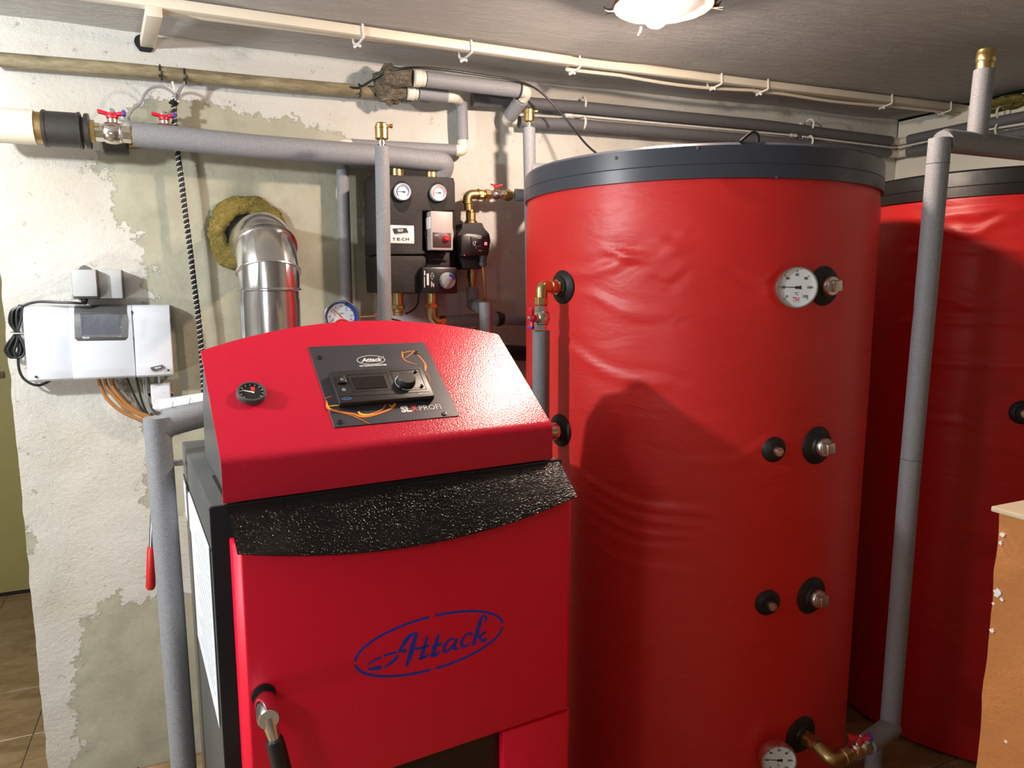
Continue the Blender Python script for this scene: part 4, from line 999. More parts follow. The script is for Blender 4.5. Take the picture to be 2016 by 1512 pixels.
q = [W(x, y, AO+.0004) for x, y in ((850.5,536.5), (854.5,543.5), (850.5,551), (847.5,543.5), (850.5,536.5))]; mb.ribbon(q, .0009, OUT); mb.ribbon([W(848, 543.5, AO+.0004), W(854, 543.5, AO+.0004)], .0008, OUT)
part('legend', mb, M['white'], ac)
# brass connections of the group
parts('top_connection', M['brassd'], pg, [MB().lathe(W(x, y+10, .11), EZ, [(.020, 0), (.020, .022), (.0185, .023), (.0185, .05)], 24) for x, y in ((782, 337), (850, 340))])
b0 = W(783, 576, .11)
mb = union(MB(), b0, -EZ, .0205, [(.006, 1.0, 24), (.024, .88, 24), (.004, .98, 24), (.006, .85, 24), (.014, 1.15, 6), (.010, .92, 8), (.012, .85, 8)]); part('bottom_connection', mb, M['brass'], pg)
b1 = W(850, 576, .11); eb = W(853, 632, .11); ee = W(878, 634, .11)
mb = union(MB(), b1, -EZ, .0205, [(.006, 1.0, 24), (.026, .88, 24), (.005, .95, 24), (.014, 1.15, 6)]); mb.tube([b1-EZ*.048, eb, ee], .0165, 20, fillet=.022, fn=8); mb.lathe(W(866, 633, .11), EX, hexprof(.0205, .016), 6); mb.lathe(W(874, 633, .11), EX, hexprof(.018, .014), 8); part('bottom_elbow', mb, M['brass'], pg)
q0, q1 = W(877, 634, .11), W(978, 628, .11); q2_, q3 = W(991, 628, .11), W(1049, 630, .11)
hz = insulated('insulated_pipe', 'short horizontal grey insulated pipe below the pumps with a black clamp', [[q0, q1], [q2_, q3]], .0215)
part('clamp', MB().lathe(W(977, 628, .11), EX, [(.019, 0), (.0245, .002), (.0265, .006), (.0265, .012), (.0235, .014), (.0235, .018), (.019, .020)], 28), M['rubber'], hz)
rz0, rz1 = W(960, 692, .06), W(1060, 697, .06); solo('black_pipe', MB().tube([rz0, rz1], .028, 20), M['rubber'], 'black insulated pipe low behind the hood, left of the tank', 'pipe')
mb = MB(); pbox(mb, 780, 578, 905, 720, 0, .006, .001); bpn = solo('mounting_plate', mb, plain('pale_lilac_board', (.56, .54, .60), .6), 'pale mounting board on the wall below the pump group', 'board')
mb = MB(); sc_ = W(807, 640, .0065); mb.disc(sc_, OUT, .0045, .002, 12); part('screw_hole', mb, M['gap'], bpn)

# ---- second pump with brass elbow and valve
PO = .12
sp = thing('circulation_pump', 'black round circulation pump right of the pump group', 'pump', W(932, 490, 0))
def s6(x, y, o): return W(740+x/7.754, 420+y/7.754, o)
mb = MB(); P_ = [s6(x, y, PO+.03) for x, y in ((1310,150), (1630,140), (1660,220), (1740,310), (1760,420), (1730,600), (1700,690), (1620,850), (1350,850), (1310,720), (1250,630), (1222,500), (1222,390), (1260,300), (1310,230))]
mb.prism([Vector((p.x, D-PO-.03, p.z)) for p in P_], (0, .10, 0), .006); part('shell', mb, M['epp'], sp)
mb = MB(); P_ = [s6(x, y, PO+.075) for x, y in ((1300,330), (1400,300), (1630,318), (1715,375), (1725,570), (1690,640), (1500,640), (1420,660), (1300,660))]
mb.prism([Vector((p.x, D-PO-.075, p.z)) for p in P_], (0, .05, 0), .005); hd2 = part('head', mb, M['plastic_b'], sp)
mb = MB(); P_ = [s6(x, y, PO+.079) for x, y in ((1445,350), (1650,335), (1700,380), (1712,560), (1680,610), (1470,600))]
mb.prism([Vector((p.x, D-PO-.079, p.z)) for p in P_], (0, .006, 0), .002); part('faceplate', mb, plain('face_black', (.02, .019, .022), .3, 0, 0), hd2)
parts('screw', M['chrome'], hd2, [MB().lathe(s6(x, y, PO+.0752), OUT, [(.0028, 0), (.0026, .0018), (.001, .002)], 12) for x, y in ((1335, 338), (1350, 640))])
mb = MB(); f = lambda x, y: s6(x, y, PO+.0795)
cc = f(1515, 460); mb.ribbon([cc+EX*.0072*math.cos(R(a))+EZ*.0072*math.sin(R(a)) for a in range(60, 300, 15)], .0014, OUT); mb.ribbon([f(1545, 505), f(1610, 500)], .0008, OUT); mb.ribbon([f(1502, 490), f(1528, 430)], .0022, OUT); mb.ribbon([f(1530, 500), f(1530, 545)], .0012, OUT)
mb.text('3 Year', f(1585, 352), EX, EZ, .0048, width=.014, bold=.0002); mb.text('UPM 25-60', f(1585, 380), EX, EZ, .0042, width=.013, bold=.0002); mb.text('230V 50Hz', f(1590, 570), EX, EZ, .004, width=.0135, bold=.0002); mb.text('II', f(1610, 470), EX, EZ, .004); mb.text('auto', f(1672, 407), EX, EZ, .003, width=.004)
part('legend', mb, M['white'], hd2)
mb = MB(); mb.prism([f(1657, 440), f(1697, 440), f(1697, 486), f(1657, 486)], OUT*.0005, 0); part('red_lamp', mb, emis('red_segment', (.9, .08, .14), 1.1), hd2)
mb = MB().text('5', f(1677, 462)+OUT*.0006, EX, EZ, .0055); part('digit', mb, M['white'], hd2)
cg = s6(1635, 640, PO+.05); mb = MB().lathe(cg, -EZ, [(.0125, 0), (.0115, .018), (.009, .022), (.0125, .024), (.0130, .030), (.0105, .036), (.005, .038)], 18); part('cable_gland', mb, M['plastic_d'], sp)
tb = s6(1440, 140, .075); 
mb = union(MB(), W(927, 441, .075)-EZ*.004, EZ, .0185, [(.011, 1.25, 24), (.004, 1.1, 24), (.028, .93, 10), (.008, .86, 24)]); part('top_union', mb, M['brassd'], sp)
bb = W(929.5, 528, .075); mb = union(MB(), bb, -EZ, .0185, [(.007, 1.15, 24), (.004, .85, 24), (.024, .95, 12), (.010, .80, 24), (.02, .68, 20)]); part('bottom_union', mb, M['brassd'], sp)
el0, el1, el2 = W(922, 412, .075), W(919, 383, .075), W(975, 383.5, .075)
bt = thing('brass_elbow', 'aged brass elbow pipe above the round pump', 'fitting', el0)
mb = MB().tube([el0-EZ*.004, el1, W(945, 383, .075)], .0165, 20, fillet=.03, fn=8); mb.lathe(W(920, 402, .075), EZ, hexprof(.0195, .012), 20); union(mb, W(940, 383, .075), EX, .0175, [(.004, 1.15, 20), (.016, 1.0, 6), (.006, .9, 20), (.020, 1.12, 8)]); part('elbow', mb, M['brassd'], bt)
ball_valve('small ball valve with red butterfly handle above the round pump', W(976, 383.5, .075), EX, (0, -.25, 1), .82, hl=.026, tag=False)
mb = union(MB(), W(990, 384, .075), EX, .0175, [(.012, 1.0, 8), (.016, 1.15, 6), (.006, .9, 20)]); solo('brass_union', mb, M['brassd'], 'aged brass union between the small red handled valve and the riser', 'fitting')
insulated('insulated_pipe', 'short grey insulated stub between brass union and the tank riser', [[W(1014, 384, .075), W(1050, 385, .085), W(1046, 390, .20)]], .0215)
g0_, g1_ = W(930, 566, .075), W(931, 606, .075); gm = W(956, 607, .26)
ig = insulated('insulated_pipe', 'grey insulated pipe under the round pump that bends towards the boiler', [[g0_, g1_+EZ*.012, gm+EZ*-.0+Vector((0, .02, .0))]], .0225)
part('insulation', MB().tube([gm+EZ*.018, W(959, 720, .27)], .0215, 20), M['foam'], ig)
mb = MB().tube([cg-EZ*.034, W(954, 560, .165), W(956, 600, .15), W(948, 640, .10), W(925, 655, .07), W(905, 665, .06)], .0048, 10, fillet=.03); solo('power_cable', mb, M['cablebr'], 'orange brown cable hanging from the round pump', 'cable')
mb = MB().tube([W(825, 578, .10), W(823, 600, .09), W(812, 612, .08), W(798, 618, .09)], .0028, 8, fillet=.02); solo('sensor_cable', mb, M['cableb'], 'thin black sensor cable looping below the pump group', 'cable')
mb = MB().tube([W(700, 625, .1), W(740, 622, .1), W(790, 632, .06), W(812, 652, .05)], .003, 8, fillet=.02); solo('capillary_cable', mb, plain('reddish_cable', (.30, .08, .05), .5), 'thin reddish cable behind the riser beside the pressure gauge', 'cable')

# ---- charging pipe at the tank's upper left collar
n0_ = NA; pa = PA
tb0 = W(1065, 600, 0); d1 = n0_
mb = union(MB(), pa-n0_*.004, n0_, .0165, [(.012, 1.25, 6), (.006, 1.0, 20), (.014, 1.15, 6), (.006, .95, 20)])
ec = pa+n0_*.055; rd = 1.0
# the bend turns down; keep it at the same distance as the collar's axis
ebt = thing('brass_elbow', 'bright brass elbow at the upper left collar of the first tank', 'fitting', pa)
mb.tube([pa+n0_*.030, ec, ec-EZ*.030], .0155, 20, fillet=.022, fn=8); mb.lathe(ec-EZ*.026, -EZ, hexprof(.0185, .020), 8); part('elbow', mb, M['brass'], ebt)
vc = ec-EZ*.080
ball_valve('upright ball valve with red handle beside the first tank', vc, -EZ, Vector((-.9, -.35, 0)), .98, hl=.028, hdir=(0, 0, -1))
pt = vc-EZ*.032
ci = insulated('insulated_pipe', 'vertical grey insulated pipe between valve and boiler hood beside the first tank', [[pt, Vector((pt.x-.008, pt.y-.02, ZF))]], .0225)

# ---- right riser between the tanks, with its lower valve
q_el = PH+NH*.085; q_el.z -= .012
mb = union(MB(), PH-NH*.004, NH, .0185, [(.010, 1.2, 6), (.010, 1.0, 20), (.018, 1.15, 8), (.008, .95, 20)])
run = Vector((1, .02, .10)).normalized()
be = thing('brass_elbow', 'dark brass elbow at the lowest collar of the first tank', 'fitting', PH)
mb.tube([PH+NH*.04, q_el, q_el+run*.045], .0185, 20, fillet=.03, fn=8); mb.lathe(q_el+run*.03, run, hexprof(.0225, .022), 8); part('elbow', mb, M['brassd'], be)
vv_ = q_el+run*.085; ball_valve('low ball valve with red butterfly handle between the tanks', vv_, run, (-.1, -.25, 1), 1.05, hl=.027, hdir=(.8, -.5, .1))
pe = vv_+run*.034; 
yv_ = pe.y+.03
bot = plane_pt(1752, 1428, (0, yv_, 0), Vector((0, 1, 0)))
topc = plane_pt(1850, 283, (0, yv_-.035, 0), Vector((0, 1, 0)))
rp = insulated('riser_pipe', 'tall leaning grey insulated pipe between the two tanks', [[bot+EZ*-.02, bot.lerp(topc, .45)+Vector((-.006, 0, 0)), topc+EZ*.012]], .0245, loc=(bot.x, bot.y, bot.z))
part('insulation', MB().tube([pe, bot+Vector((.006, 0, -.004))], .0265, 20), M['foam'], rp)
st0 = plane_pt(1722, 1462, (0, yv_+.03, 0), Vector((0, 1, 0))); part('lower_branch', MB().tube([st0+EZ*.03, Vector((st0.x, st0.y, ZF))], .021, 18), M['foam'], rp)
te = plane_pt(2120, 306, (0, yv_-.045, 0), Vector((0, 1, 0))); ts = plane_pt(1862, 277, (0, yv_-.035, 0), Vector((0, 1, 0)))
part('top_branch', MB().tube([ts+(topc-ts)*.4, ts, te, te+(te-ts)*.6], .0265, 20), M['foam'], rp)
v0_, v1_ = plane_pt(1924, 262, (0, yv_-.04, 0), Vector((0, 1, 0))), plane_pt(1938, 138, (0, yv_-.04, 0), Vector((0, 1, 0)))
part('vent_branch', MB().tube([v0_-EZ*.015, v1_], .0225, 20), M['foam'], rp)
def band(mb, a, d, r): mb.lathe(a, d, [(r, 0), (r+.0006, .0004), (r, .0012)], 24)
mb = MB()
for f in (.03, .50, .985): mb = MB(); p_ = (bot-EZ*.02).lerp(topc, 1-f); band(mb, p_+Vector((-.006*min(1, f*2), 0, 0)), dirv(bot, topc), .0248); part('joint', mb, M['plastic_d'], rp)
cap = v1_; mb = MB().lathe(cap, dirv(v0_, v1_), [(.016, -.004), (.0185, 0), (.0185, .018), (.0200, .020), (.0205, .026), (.0205, .034), (.0195, .036), (.0195, .044), (.017, .047), (0, .047)], 28); solo('brass_vent_cap', mb, M['brass'], 'brass cap on the short pipe under the ceiling at right', 'air vent')

# ================================================================ CABLES AND TRUNKING
tw = [(346,190),(343,215),(345,250),(350,300),(357,350),(364,410),(372,470),(378,520),(384,570),(391,625),(396,680),(400,740),(403,800)]
tp_ = [W(x, y, .045+(.11 if 225 < y < 330 else .0)*0+.0) for x, y in tw]
cb = thing('cable_bundle', 'black and white twisted cable bundle hanging down the wall', 'cable', tp_[-1])
def resample(pts, st):
    P_ = [Vector(p) for p in spline(pts, 8)]; out = [P_[0]]; acc = 0
    for a, b2 in zip(P_, P_[1:]):
        l = (b2-a).length; t = st-acc
        while t <= l: out.append(a.lerp(b2, t/l)); t += st
        acc = (acc+l) % st
    return out
fine = resample([tuple(p) for p in tp_], .003)
part('sleeve', MB().tube(fine[::4], .0068, 12), M['cableb'], cb)
for ph, mt, nm in ((0, 'cablew', 'white_strand'), (math.pi, 'cableb', 'black_strand')):
    hl = []
    for i, p in enumerate(fine):
        a = ph+i*.003/.015*2*math.pi; hl.append(p+EX*.0062*math.cos(a)+OUT*.0062*math.sin(a))
    part(nm, MB().tube(hl, .0019 if ph == 0 else .0030, 6), M[mt], cb)
mb = MB(); mb.tube([W(342, 203, .05)+EX*.011*math.cos(k)+OUT*.011*math.sin(k) for k in np.linspace(0, 6.3, 12)], .003, 6); mb.box(W(335, 200, .06), (.012, 0, 0), (0, .004, 0), (0, 0, .006), .001)
part('tie', mb, M['rubber'], cb)
g = [(347,198),(341,185),(330,176),(315,171),(298,173),(285,185),(276,204),(262,215),(254,228),(256,240),(262,250)]
solo('grey_cable', MB().tube([Vector(p) for p in spline([tuple(W(x, y, .07)) for x, y in g], 5)], .0036, 10), M['cableg'], 'grey cable looping from the twisted bundle down to the heating pipe', 'cable')
solo('white_wire', MB().tube([W(339, 160, .075), W(344, 175, .07), W(349, 190, .055), W(350, 205, .05)], .003, 8, fillet=.02), M['cablew'], 'short white wire under the old olive pipe', 'cable')
solo('dark_wire', MB().tube([Vector(p) for p in spline([tuple(W(x, y, .06)) for x, y in ((366,162),(358,170),(352,182),(348,196))], 4)], .0045, 8), M['cableg'], 'dark grey wire between the black tie and the twisted bundle', 'cable')
bk = [W(415, 147, .04), W(470, 150, .04), W(540, 158, .045), W(640, 166, .05), W(700, 173, .082), W(716, 168, .085), W(745, 150, .11), W(775, 138, .16), W(815, 133, .19), W(880, 138, .2), W(960, 150, .2), W(1020, 160, .2), W(1060, 178, .19), W(1098, 215, .2), W(1130, 255, .24), W(1155, 285, .30), W(1178, 305, .36)]
lastp = bk[-1]
solo('black_cable', MB().tube([Vector(p) for p in spline([tuple(p) for p in bk], 5)], .0036, 10), M['cableb'], 'long black cable draped over the pipes and down behind the first tank', 'cable')
p = W(1021, 178, .17); solo('cable_tie', MB().tube([p+Vector((.003*math.sin(k), -.0275*math.cos(k), .0275*math.sin(k))) for k in np.linspace(0, 2*math.pi, 20)], .0022, 6), M['rubber'], 'black cable tie around the thick insulated pipe beside its ivory bend', 'cable tie')
hk = CYL(1478, 279, C1, RAD-.01); q = [Vector((hk.x, hk.y, ZT1))+Vector(v) for v in ((-.03, 0, .0), (-.015, 0, .012), (.005, 0, .024), (.02, 0, .018), (.022, 0, .0))]
solo('cable_loop', MB().tube([Vector(p) for p in spline([tuple(v) for v in q], 4)], .004, 8), M['cableb'], 'tiny black cable loop on top of the first tank', 'cable')
# trunking on the ceiling
TY = 2.115
def TP(x, dz=0.0): return Vector((x, TY, zc(x)+dz))
xa, xb = plane_pt(313, 6, (0, TY, 0), Vector((0, 1, 0))).x, plane_pt(1935, 205, (0, TY, 0), Vector((0, 1, 0))).x
xcov = plane_pt(1118, 96, (0, TY, 0), Vector((0, 1, 0))).x
tr = thing('cable_trunking', 'long cream cable trunking along the ceiling, tied with white string', 'trunking', TP((xa+xb)/2, -.03))
mb = MB(); st_ = TP(xa-.02, -.034); en = TP(xb, -.034); mb.box(st_, en-st_, (0, .030, 0), (0, 0, .026), .003); part('channel', mb, M['trunk'], tr)
st_ = TP(xa-.35, -.036)+Vector((0, -.034, 0)); en = TP(xcov, -.036)+Vector((0, -.034, 0)); mb = MB().box(st_, en-st_, (0, .033, 0), (0, 0, .026), .003); part('cover', mb, M['trunk'], tr)
st_ = TP(xcov-.02, -.032)+Vector((0, -.022, 0)); en = TP(xb, -.032)+Vector((0, -.022, 0)); mb = MB().box(st_, en-st_, (0, .021, 0), (0, 0, .024), .003); part('narrow_channel', mb, M['trunk'], tr)
cabp = []
for k in range(60):
    x = xcov+.0+(xb-xcov)*k/59; sag = .012*max(0, math.sin((k-6)/16*math.pi)) if 6 <= k <= 22 else (.008*math.sin((k-27)/16*math.pi) if 27 <= k <= 43 else 0)
    cabp.append(TP(x, -.038-sag*.5)+Vector((0, .012+sag, 0)))
part('loose_cable', MB().tube(cabp, .0055, 8), M['trunk'], tr)
for x, y in ((708, 42), (919, 72), (1134, 103), (1412, 135), (1503, 148), (1746, 182), (1862, 195)):
    xx = plane_pt(x, y, (0, TY, 0), Vector((0, 1, 0))).x; wide = xx < xcov
    y0 = -.037 if wide else -.025; c_ = TP(xx)
    lp_ = [c_+Vector((0, y0, -.004)), c_+Vector((.003, y0-.001, -.038)), c_+Vector((-.004, .010, -.044)), c_+Vector((-.012, .035, -.037)), c_+Vector((-.012, .035, -.004))]
    mb = MB().tube(lp_, .0034, 8, fillet=.008); k_ = c_+Vector((-.004, .012, -.046)); mb.tube([k_+Vector((.006, -.006, -.004)), k_, k_+Vector((-.012, .004, -.006))], .0042, 6); part('tie', mb, M['cablew'], tr)
# short trunking from the ceiling trunk into the wall
p0 = Vector((W(288, 86, .0).x, D+.03, W(288, 84, 0).z)); p1 = Vector((plane_pt(302, -8, (0, TY-.02, 0), Vector((0, 1, 0))).x, TY-.03, zc(0)-.046))
sd = EX*.038; mb = MB().box(p1-sd*.5-EZ*.012, sd, p0-p1, EZ*.026, .003)
solo('trunking_branch', mb, M['trunk'], 'short cream trunking branch running into a hole in the wall', 'trunking')
hp_ = W(287, 84, 0); mb = MB(); pts = []
for k in range(18):
    a = 2*math.pi*k/18; r = .025*(1+.25*noise.noise((math.cos(a)*2, math.sin(a)*2, 4))); pts.append(hp_+Vector((-.004+r*1.05*math.cos(a), -.004, r*math.sin(a)-.002)))
mb.prism(pts, (0, .03, 0)); part('trunking_hole', mb, M['gap'], wall_back, 'ragged dark hole around the trunking branch')
# old foam where the trunking leaves the room
fc = RW(1978, 204, .02); mb = MB(); n, k_ = 22, 14; vs, fs = [], []
for j in range(k_+1):
    ph = math.pi*j/k_
    for i in range(n):
        th_ = 2*math.pi*i/n; dv = Vector((math.sin(ph)*math.cos(th_), math.sin(ph)*math.sin(th_), math.cos(ph))); e = 1+.3*noise.noise(dv*2.5)+.2*noise.noise(dv*7)
        vs.append(fc+Vector((dv.x*.05*e, dv.y*.11*e, dv.z*.026*e)))
for j in range(k_):
    for i in range(n): i2 = (i+1) % n; fs.append((j*n+i, j*n+i2, (j+1)*n+i2, (j+1)*n+i))
solo('foam_patch', mb.add(vs, fs), M['foamy'], 'ragged old yellow foam patch at the top of the right wall', 'foam')
# pencil note on the wall
mb = MB().text('1.5/64', W(795, 197, -.001), EX, (.0, 0, 1), .020, .3); mb.text('9.6.21', W(836, 199, -.001), EX, (0, 0, 1), .016, .3)
part('handwriting', mb, M['ink'], wall_back, 'small dark handwriting on the plaster')

# ================================================================ CONTROL BOX AND SOCKETS
cbx = thing('heating_controller', 'wide white wall mounted heating controller with dark screen', 'controller', W(197, 675, 0))
fo = .075
A0, A1 = W(43, 603, fo*.9), W(342, 739, fo*.9); A0b = W(55, 752, fo)
xl, xr, zt, zb_ = A0.x, A1.x, A0.z, A1.z-.001
def cprof(x, k=0.0, zt_=None): 
    z1 = zt_ or zt
    return [(x, D-.002, zb_), (x, D-fo+.012-k, zb_), (x, D-fo+.003-k, zb_+.006), (x, D-fo-k, zb_+.03), (x, D-fo-k, zb_+.12), (x, D-fo+.004-k, z1-.045), (x, D-fo+.012-k, z1-.02), (x, D-fo+.024-k, z1-.006), (x, D-fo+.036-k, z1), (x, D-.002, z1)]
def X_(x, y=680): return W(x, y, fo).x
xm1, xm2 = X_(138), X_(264)
part('left_cover', MB().prism(cprof(xl), (xm1-xl-.0006, 0, 0), .0022), M['plastic_w'], cbx)
part('middle_cover', MB().prism(cprof(xm1, .004), (xm2-xm1-.0008, 0, 0), .0022), M['plastic_w'], cbx)
# right cover with its bowed left edge
vs = []; n = 11; fs = []
pr0 = cprof(0, .008)
for (x, y, z) in pr0:
    t = (z-zb_)/(zt-zb_); vs.append((xm2+.004*math.sin(math.pi*t), y if y > D-.01 else y, z))
vs += [(xr, y+.004 if y < D-.01 else y, z) for x, y, z in pr0]
k = len(pr0); fs = [tuple(range(k))[::-1], tuple(range(k, 2*k))]+[(i, (i+1) % k, (i+1) % k+k, i+k) for i in range(k)]
mb = MB(); mb.bev([Vector(v) for v in vs], fs, .0022); part('right_cover', mb, M['plastic_w'], cbx)
mb = MB().box((xm2-.0012, D-fo-.001, zb_+.006), (.0012, 0, 0), (0, .05, 0), (0, 0, .19)); part('groove', mb, M['plastic_d'], cbx)
def C(x, y, o=.0045): return W(x, y, fo+o)
p = [C(143, 600), C(248, 598), C(252.5, 664), C(247, 670), C(153, 671.5), C(147, 666)]
zt2 = zt+.001
fr = [Vector((a.x, D-fo-.0048, min(a.z, zt-.042))) for a in p]
mb = MB().prism(fr, (0, .004, 0), .0008)
mb.prism([(fr[0].x, D-fo-.0050, zt-.043), (fr[0].x, D-fo+.0072, zt-.0195), (fr[0].x, D-fo+.0195, zt-.0055), (fr[0].x, D-fo+.034, zt+.0012), (fr[0].x, D-fo+.040, zt-.004), (fr[0].x, D-fo+.01, zt-.04)], (fr[1].x-fr[0].x, 0, 0), .0006)
bz = part('screen_bezel', mb, M['plastic_d'], cbx, 'dark curved screen surround')
mb = MB().prism([C(158, 618, .0052), C(235, 617, .0052), C(238, 658, .0052), C(161, 660, .0052)], OUT*.0005); part('screen', mb, M['screenb'], bz)
mb = MB().text('TECH', C(169, 665.2, .0052), EX, EZ, .0065, width=.018, bold=.0003); mb.text('I-3', C(236, 662.5, .0052), EX, EZ, .005, width=.007); mb.disc(C(237.3, 644, .0052), OUT, .0012, .0004, 10); part('lettering', mb, M['white'], bz)
vs, fs = [], []; nx_, nz_ = 26, 14
for j in range(nz_+1):
    for i in range(nx_+1):
        b4 = C(143+(150 if 0 else 135)*i/nx_, 619+45*j/nz_, .0065); dz = .0015*noise.noise((i*.5, j*.5, 3))+(.01*((i-20)/6)**2 if i > 20 else 0); vs.append(b4+OUT*(.001+abs(dz)))
for j in range(nz_):
    for i in range(nx_): a = j*(nx_+1)+i; fs.append((a, a+1, a+nx_+2, a+nx_+1))
mb = MB().add(vs, fs); part('protective_film', mb, M['film'], cbx, 'clear crinkled protective film', smooth=60)
parts('screw', M['ink'], cbx, [MB().disc(C(x, y, .0005 if x < 100 else .0075), OUT, .0034, .0014, 14) for x, y in ((71, 742), (331.5, 729))])
lg = lambda x, y: W(x, y, fo+.0085)
mb = MB().prism([lg(295.5, 723.5), lg(319, 718), lg(325.5, 724), lg(300, 730.5)], OUT*.0005)
for k in range(7): mb.prism([lg(302+3.2*k, 730.2-.8*k), lg(304+3.2*k, 729.8-.8*k), lg(303.5+3.2*k, 733-.8*k)], OUT*.0005)
em = part('chip_emblem', mb, M['plastic_d'], cbx, 'grey chip emblem'); xd = dirv(lg(297, 727), lg(322, 721)); part('emblem_lettering', MB().text('TECH', lg(310.5, 724)+OUT*.0007, xd, OUT.cross(xd), .0062, width=.017, bold=.0003), M['white'], em)
part('green_clip', MB().box((xr-.002, D-.05, W(342, 630, .05).z-.005), (.004, 0, 0), (0, .014, 0), (0, 0, .012), .001), plain('green_clip', (.02, .25, .12), .5), cbx)
# double wall socket
sk = thing('wall_socket', 'dark grey double wall socket with light grey flaps above the controller', 'socket', W(192, 560, 0))
mb = MB(); pbox(mb, 144, 531.5, 240, 589, 0, .048, .004); part('base', mb, M['plastic_d'], sk)
mb = MB(); pbox(mb, 195.5, 530.5, 238, 588, .048, .062, .004); part('flap', mb, M['plastic_g'], sk, 'closed light grey flap')
mb = MB(); pbox(mb, 144, 531, 188, 584, .088, .096, .003); part('flap', mb, M['plastic_g'], sk, 'raised light grey flap over the plug')
mb = MB(); pbox(mb, 144, 531, 190, 588, .048, .088, .003); part('plug', mb, M['plastic_d'], sk)
p = W(166, 587, .07); part('plug_boot', MB().lathe(p, (0, -.2, -1), [(.011, -.006), (.010, .004), (.007, .014), (.005, .018)], 16), M['rubber'], sk)
mb = MB(); q = W(165, 527, .003); mb.prism([q+Vector(v) for v in ((-.014, -.001, -.006), (.018, -.001, -.006), (.012, -.001, .003), (.002, -.001, .008), (-.008, -.001, .003))], (0, .003, 0)); part('wall_chip', mb, plain('grey_chip', (.16, .155, .15), .9), wall_back)
# black supply cable with tied coil
c0_ = [W(167, 592, .075), W(160, 597, .08), W(140, 596, .08), W(110, 595, .07), W(80, 594, .055), W(60, 597, .045), W(46, 603, .04), W(40, 612, .04)]
pc_ = thing('power_cable', 'black power cable tied in a coil left of the controller', 'cable', W(33, 660, 0))
part('lead', MB().tube([Vector(p) for p in spline([tuple(p) for p in c0_], 5)], .0038, 10), M['cableb'], pc_)
for i, (dx, o_) in enumerate(((-7, .030), (-2, .042), (3, .036), (7, .048), (0, .022))):
    k = i-2
    pts = [(40+dx*.3, 600+abs(k)*3), (28+dx*.8, 612), (26+dx, 635), (33+dx*.4, 655), (24+dx*1.2, 676), (19+dx*1.3, 690), (26+dx, 703), (36+dx, 702), (43+dx*.9, 690), (40+dx*.7, 676), (34+dx*.3, 655), (36+dx*.5, 635), (42+dx*.4, 615), (40+dx*.3, 600+abs(k)*3)]
    part('coil', MB().tube([Vector(p) for p in spline([tuple(W(x, y, o_)) for x, y in pts], 4)], .0036, 8), M['cableb'], pc_)
part('tie', MB().tube([W(32+13*math.cos(a), 655+1.5*math.sin(a), .036+.024*math.sin(a)) for a in np.linspace(0, 6.283, 20)], .0016, 6), M['cablew'], pc_)
c3 = [(37,700),(36,712),(38,728),(44,742),(55,752),(68,758),(80,758),(92,753),(100,748)]
part('tail', MB().tube([Vector(p) for p in spline([tuple(W(x, y, .035)) for x, y in c3], 5)], .0036, 10), M['cableb'], pc_)
# cables leaving the controller
for pts, mt, lb, r in (([(194,744),(199,762),(212,786),(238,809),(270,824),(312,836)], 'cablebr', 'lowest brown cable curving from the controller to the pipe', .0052), ([(206,744),(211,762),(228,784),(252,805),(285,820),(318,830)], 'cablebr', 'middle brown cable curving from the controller to the pipe', .005), ([(221,743),(222,760),(236,782),(262,806),(290,818),(322,826)], 'cablebr', 'right brown cable curving from the controller to the pipe', .0052),
                       ([(249,742),(257,762),(270,790),(284,812),(300,826)], 'cableb', 'left thin black cable below the controller', .0034), ([(268,741),(273,765),(281,795),(291,815),(304,824)], 'cableb', 'right thin black cable below the controller', .0034), ([(284,740),(284,765),(288,790),(294,812),(306,822)], 'cableg', 'left grey wire below the controller', .0022), ([(289,740),(288,765),(291,790),(297,810),(308,820)], 'cableg', 'right grey wire below the controller', .0022)):
    q = spline([tuple(W(x, y, .03+.012*i_/5)) for i_, (x, y) in enumerate(pts)], 6)
    solo({'cablebr': 'brown_cable', 'cableb': 'thin_black_cable', 'cableg': 'grey_wire'}[mt], MB().tube([Vector(p) for p in q], r, 10), M[mt], lb, 'cable', 'cables leaving the controller')
p = W(296, 824, .04); mb = MB().tube([p+Vector((.004*math.cos(a), -.012*math.sin(a), .016*math.cos(a))) for a in np.linspace(0, 6.283, 18)], .0024, 6); mb.tube([p+Vector((0, -.012, .0)), p+Vector((.008, -.018, .014))], .0022, 6)
solo('cable_tie', mb, M['rubber'], 'black cable tie around the brown cables beside the insulated pipe', 'cable tie')
# white radio sensor
sn = thing('sensor_box', 'small white sensor box with ears below the controller', 'sensor', W(316, 778, 0))
mb = MB(); pbox(mb, 298.5, 754, 334.5, 800, 0, .030, .0045, 3); part('case', mb, M['plastic_w'], sn)
parts('ear', M['plastic_g'], sn, [MB().lathe(W(x, 777, .004), OUT, [(.008, -.003), (.008, .003), (.0045, .003), (.0045, 0)], 18) for x in (295, 338)])
parts('screw', M['iron'], sn, [MB().lathe(W(x, 777, .006), OUT, [(.0045, -.002), (.0045, .002), (.001, .003)], 12) for x in (294.5, 338.5)])
mb = MB().disc(W(324, 774, .0302), OUT, .0011, .0004, 10); part('indicator', mb, M['ink'], sn)
part('cable_gland', MB().tube([W(314, 756, .018), W(313.5, 745, .018), W(312, 735, .02)], [.0042, .0030, .0028], 10), M['plastic_w'], sn)

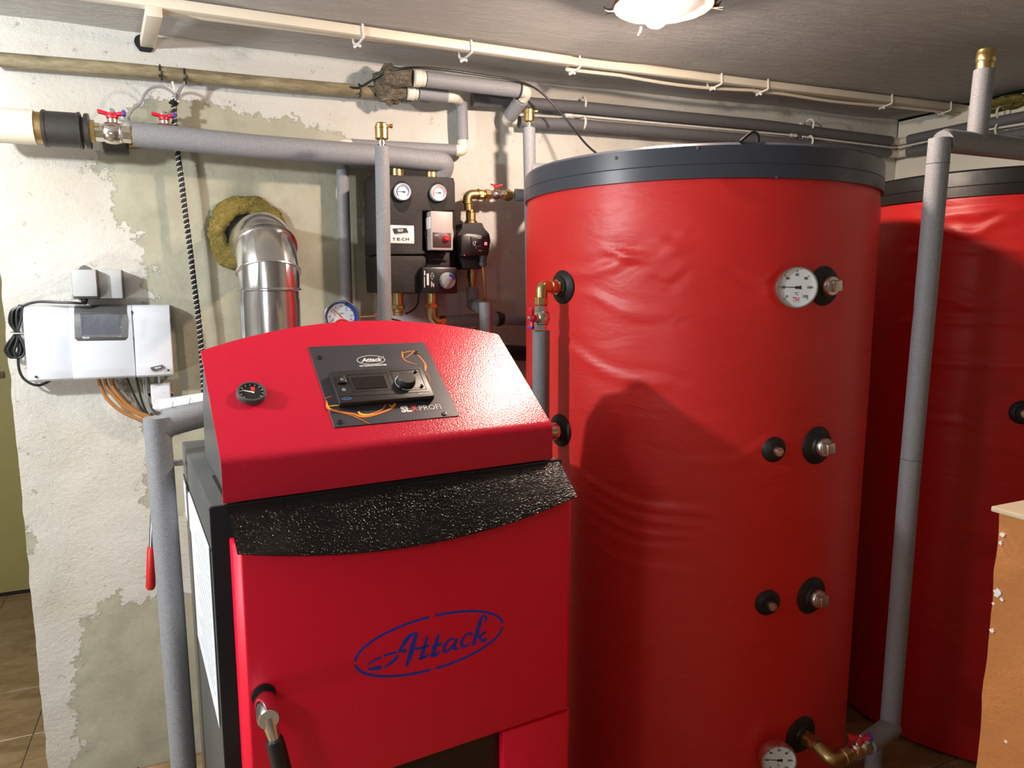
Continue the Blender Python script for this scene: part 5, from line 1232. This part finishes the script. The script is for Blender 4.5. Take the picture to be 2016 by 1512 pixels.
# ================================================================ CEILING LAMP
lc = ZP(1306, 11, 2.062); rr = .116
lm = thing('ceiling_lamp', 'round enamel ceiling lamp with a glowing bare bulb', 'lamp', (lc.x, lc.y, zc(lc.x)))
mb = MB().lathe(lc, EZ, [(rr, 0), (rr*1.0, .004), (rr*.93, .022), (rr*.72, .042), (rr*.35, .052), (.03, .054)], 64, cap=False); 
k = len(mb.v); mb.lathe(lc, EZ, [(rr-.003, .0), (rr*.91, .020), (rr*.70, .039), (rr*.33, .049), (0, .050)], 64, cap=False); part('shade', mb, M['shade'], lm)
n = 64; vs = []; mb = MB(); pts = [lc+Vector((rr*math.cos(2*math.pi*i/n), rr*math.sin(2*math.pi*i/n), .001+.0015*noise.noise((math.cos(i*.6)*3, math.sin(i*.6)*3, 1)))) for i in range(n+1)]
mb.tube(pts, .0042, 8, cap=False); part('rim', mb, M['rust'], lm)
mb = MB().lathe(lc+EZ*.048, EZ, [(.05, 0), (.06, .01), (.06, zc(lc.x)-lc.z-.046)], 32); part('ceiling_rose', mb, M['rust'], lm)
bpos = ZP(1292, 30, 2.050)
mb = MB().lathe(lc+EZ*.05, dirv(lc+EZ*.05, bpos), [(.019, 0), (.021, .004), (.021, .020), (.016, .022)], 24); part('lamp_holder', mb, M['plastic_b'], lm)
n, k_ = 28, 18; mb = MB().lathe(bpos-EZ*.030, EZ, [(.0, 0)]+[(.030*math.sin(math.pi*j/k_), .030-.030*math.cos(math.pi*j/k_)) for j in range(1, 14)]+[(.014, .062)], 28)
part('bulb', mb, emis('glowing_bulb', (1.0, .78, .64), BULB_STRENGTH), lm, 'glowing bulb', smooth=80)
side = dirv((0, 0, 0), (RT.x, RT.y, 0)); bk_ = Vector((lc.x, lc.y, lc.z))
a = ZP(1345, 6, 2.085); b4 = ZP(1398, -4, 2.085)
mb = MB().prism([ZP(1332, -30, 2.085), ZP(1334, 38, 2.066), ZP(1362, 24, 2.068), ZP(1388, 8, 2.072), ZP(1392, -30, 2.085)], EZ*.004, .001); part('inner_bracket', mb, M['gap'], lm)
mb = MB()
for (sx, sy, ln) in ((1214, 20, .04), (1262, 52, .02), (1400, 14, .035)):
    p = ZP(sx, sy, 2.062); mb = MB(); u = (p-lc); u.z = 0; u.normalize()
    if sx == 1262: mb.tube([p, p+u*.004-EZ*.010, p-EZ*.022-side*.008], [.0035, .003, .002], 6)
    else:
        for s_3 in range(5): d3 = (u+Vector((random.uniform(-.5, .5), random.uniform(-.5, .5), random.uniform(-.3, .4)))).normalized(); mb.tube([p, p+d3*ln*.5, p+d3*ln*.8+EZ*random.uniform(-.006, .008)], [.003, .0018, .001], 5)
    part('cobweb_tuft', mb, M['hemp'], lm)
mb = MB()
for a in (-10, 8): u = side*math.cos(R(a))+Vector((-side.y, side.x, 0))*math.sin(R(a)); part('side_clip', MB().tube([lc+u*(rr-.002)+EZ*.002, lc+u*(rr+.014)+EZ*.012, lc+u*(rr+.004)+EZ*.035], .005, 8, fillet=.01), M['rust'], lm)
bpy.context.view_layer.update()
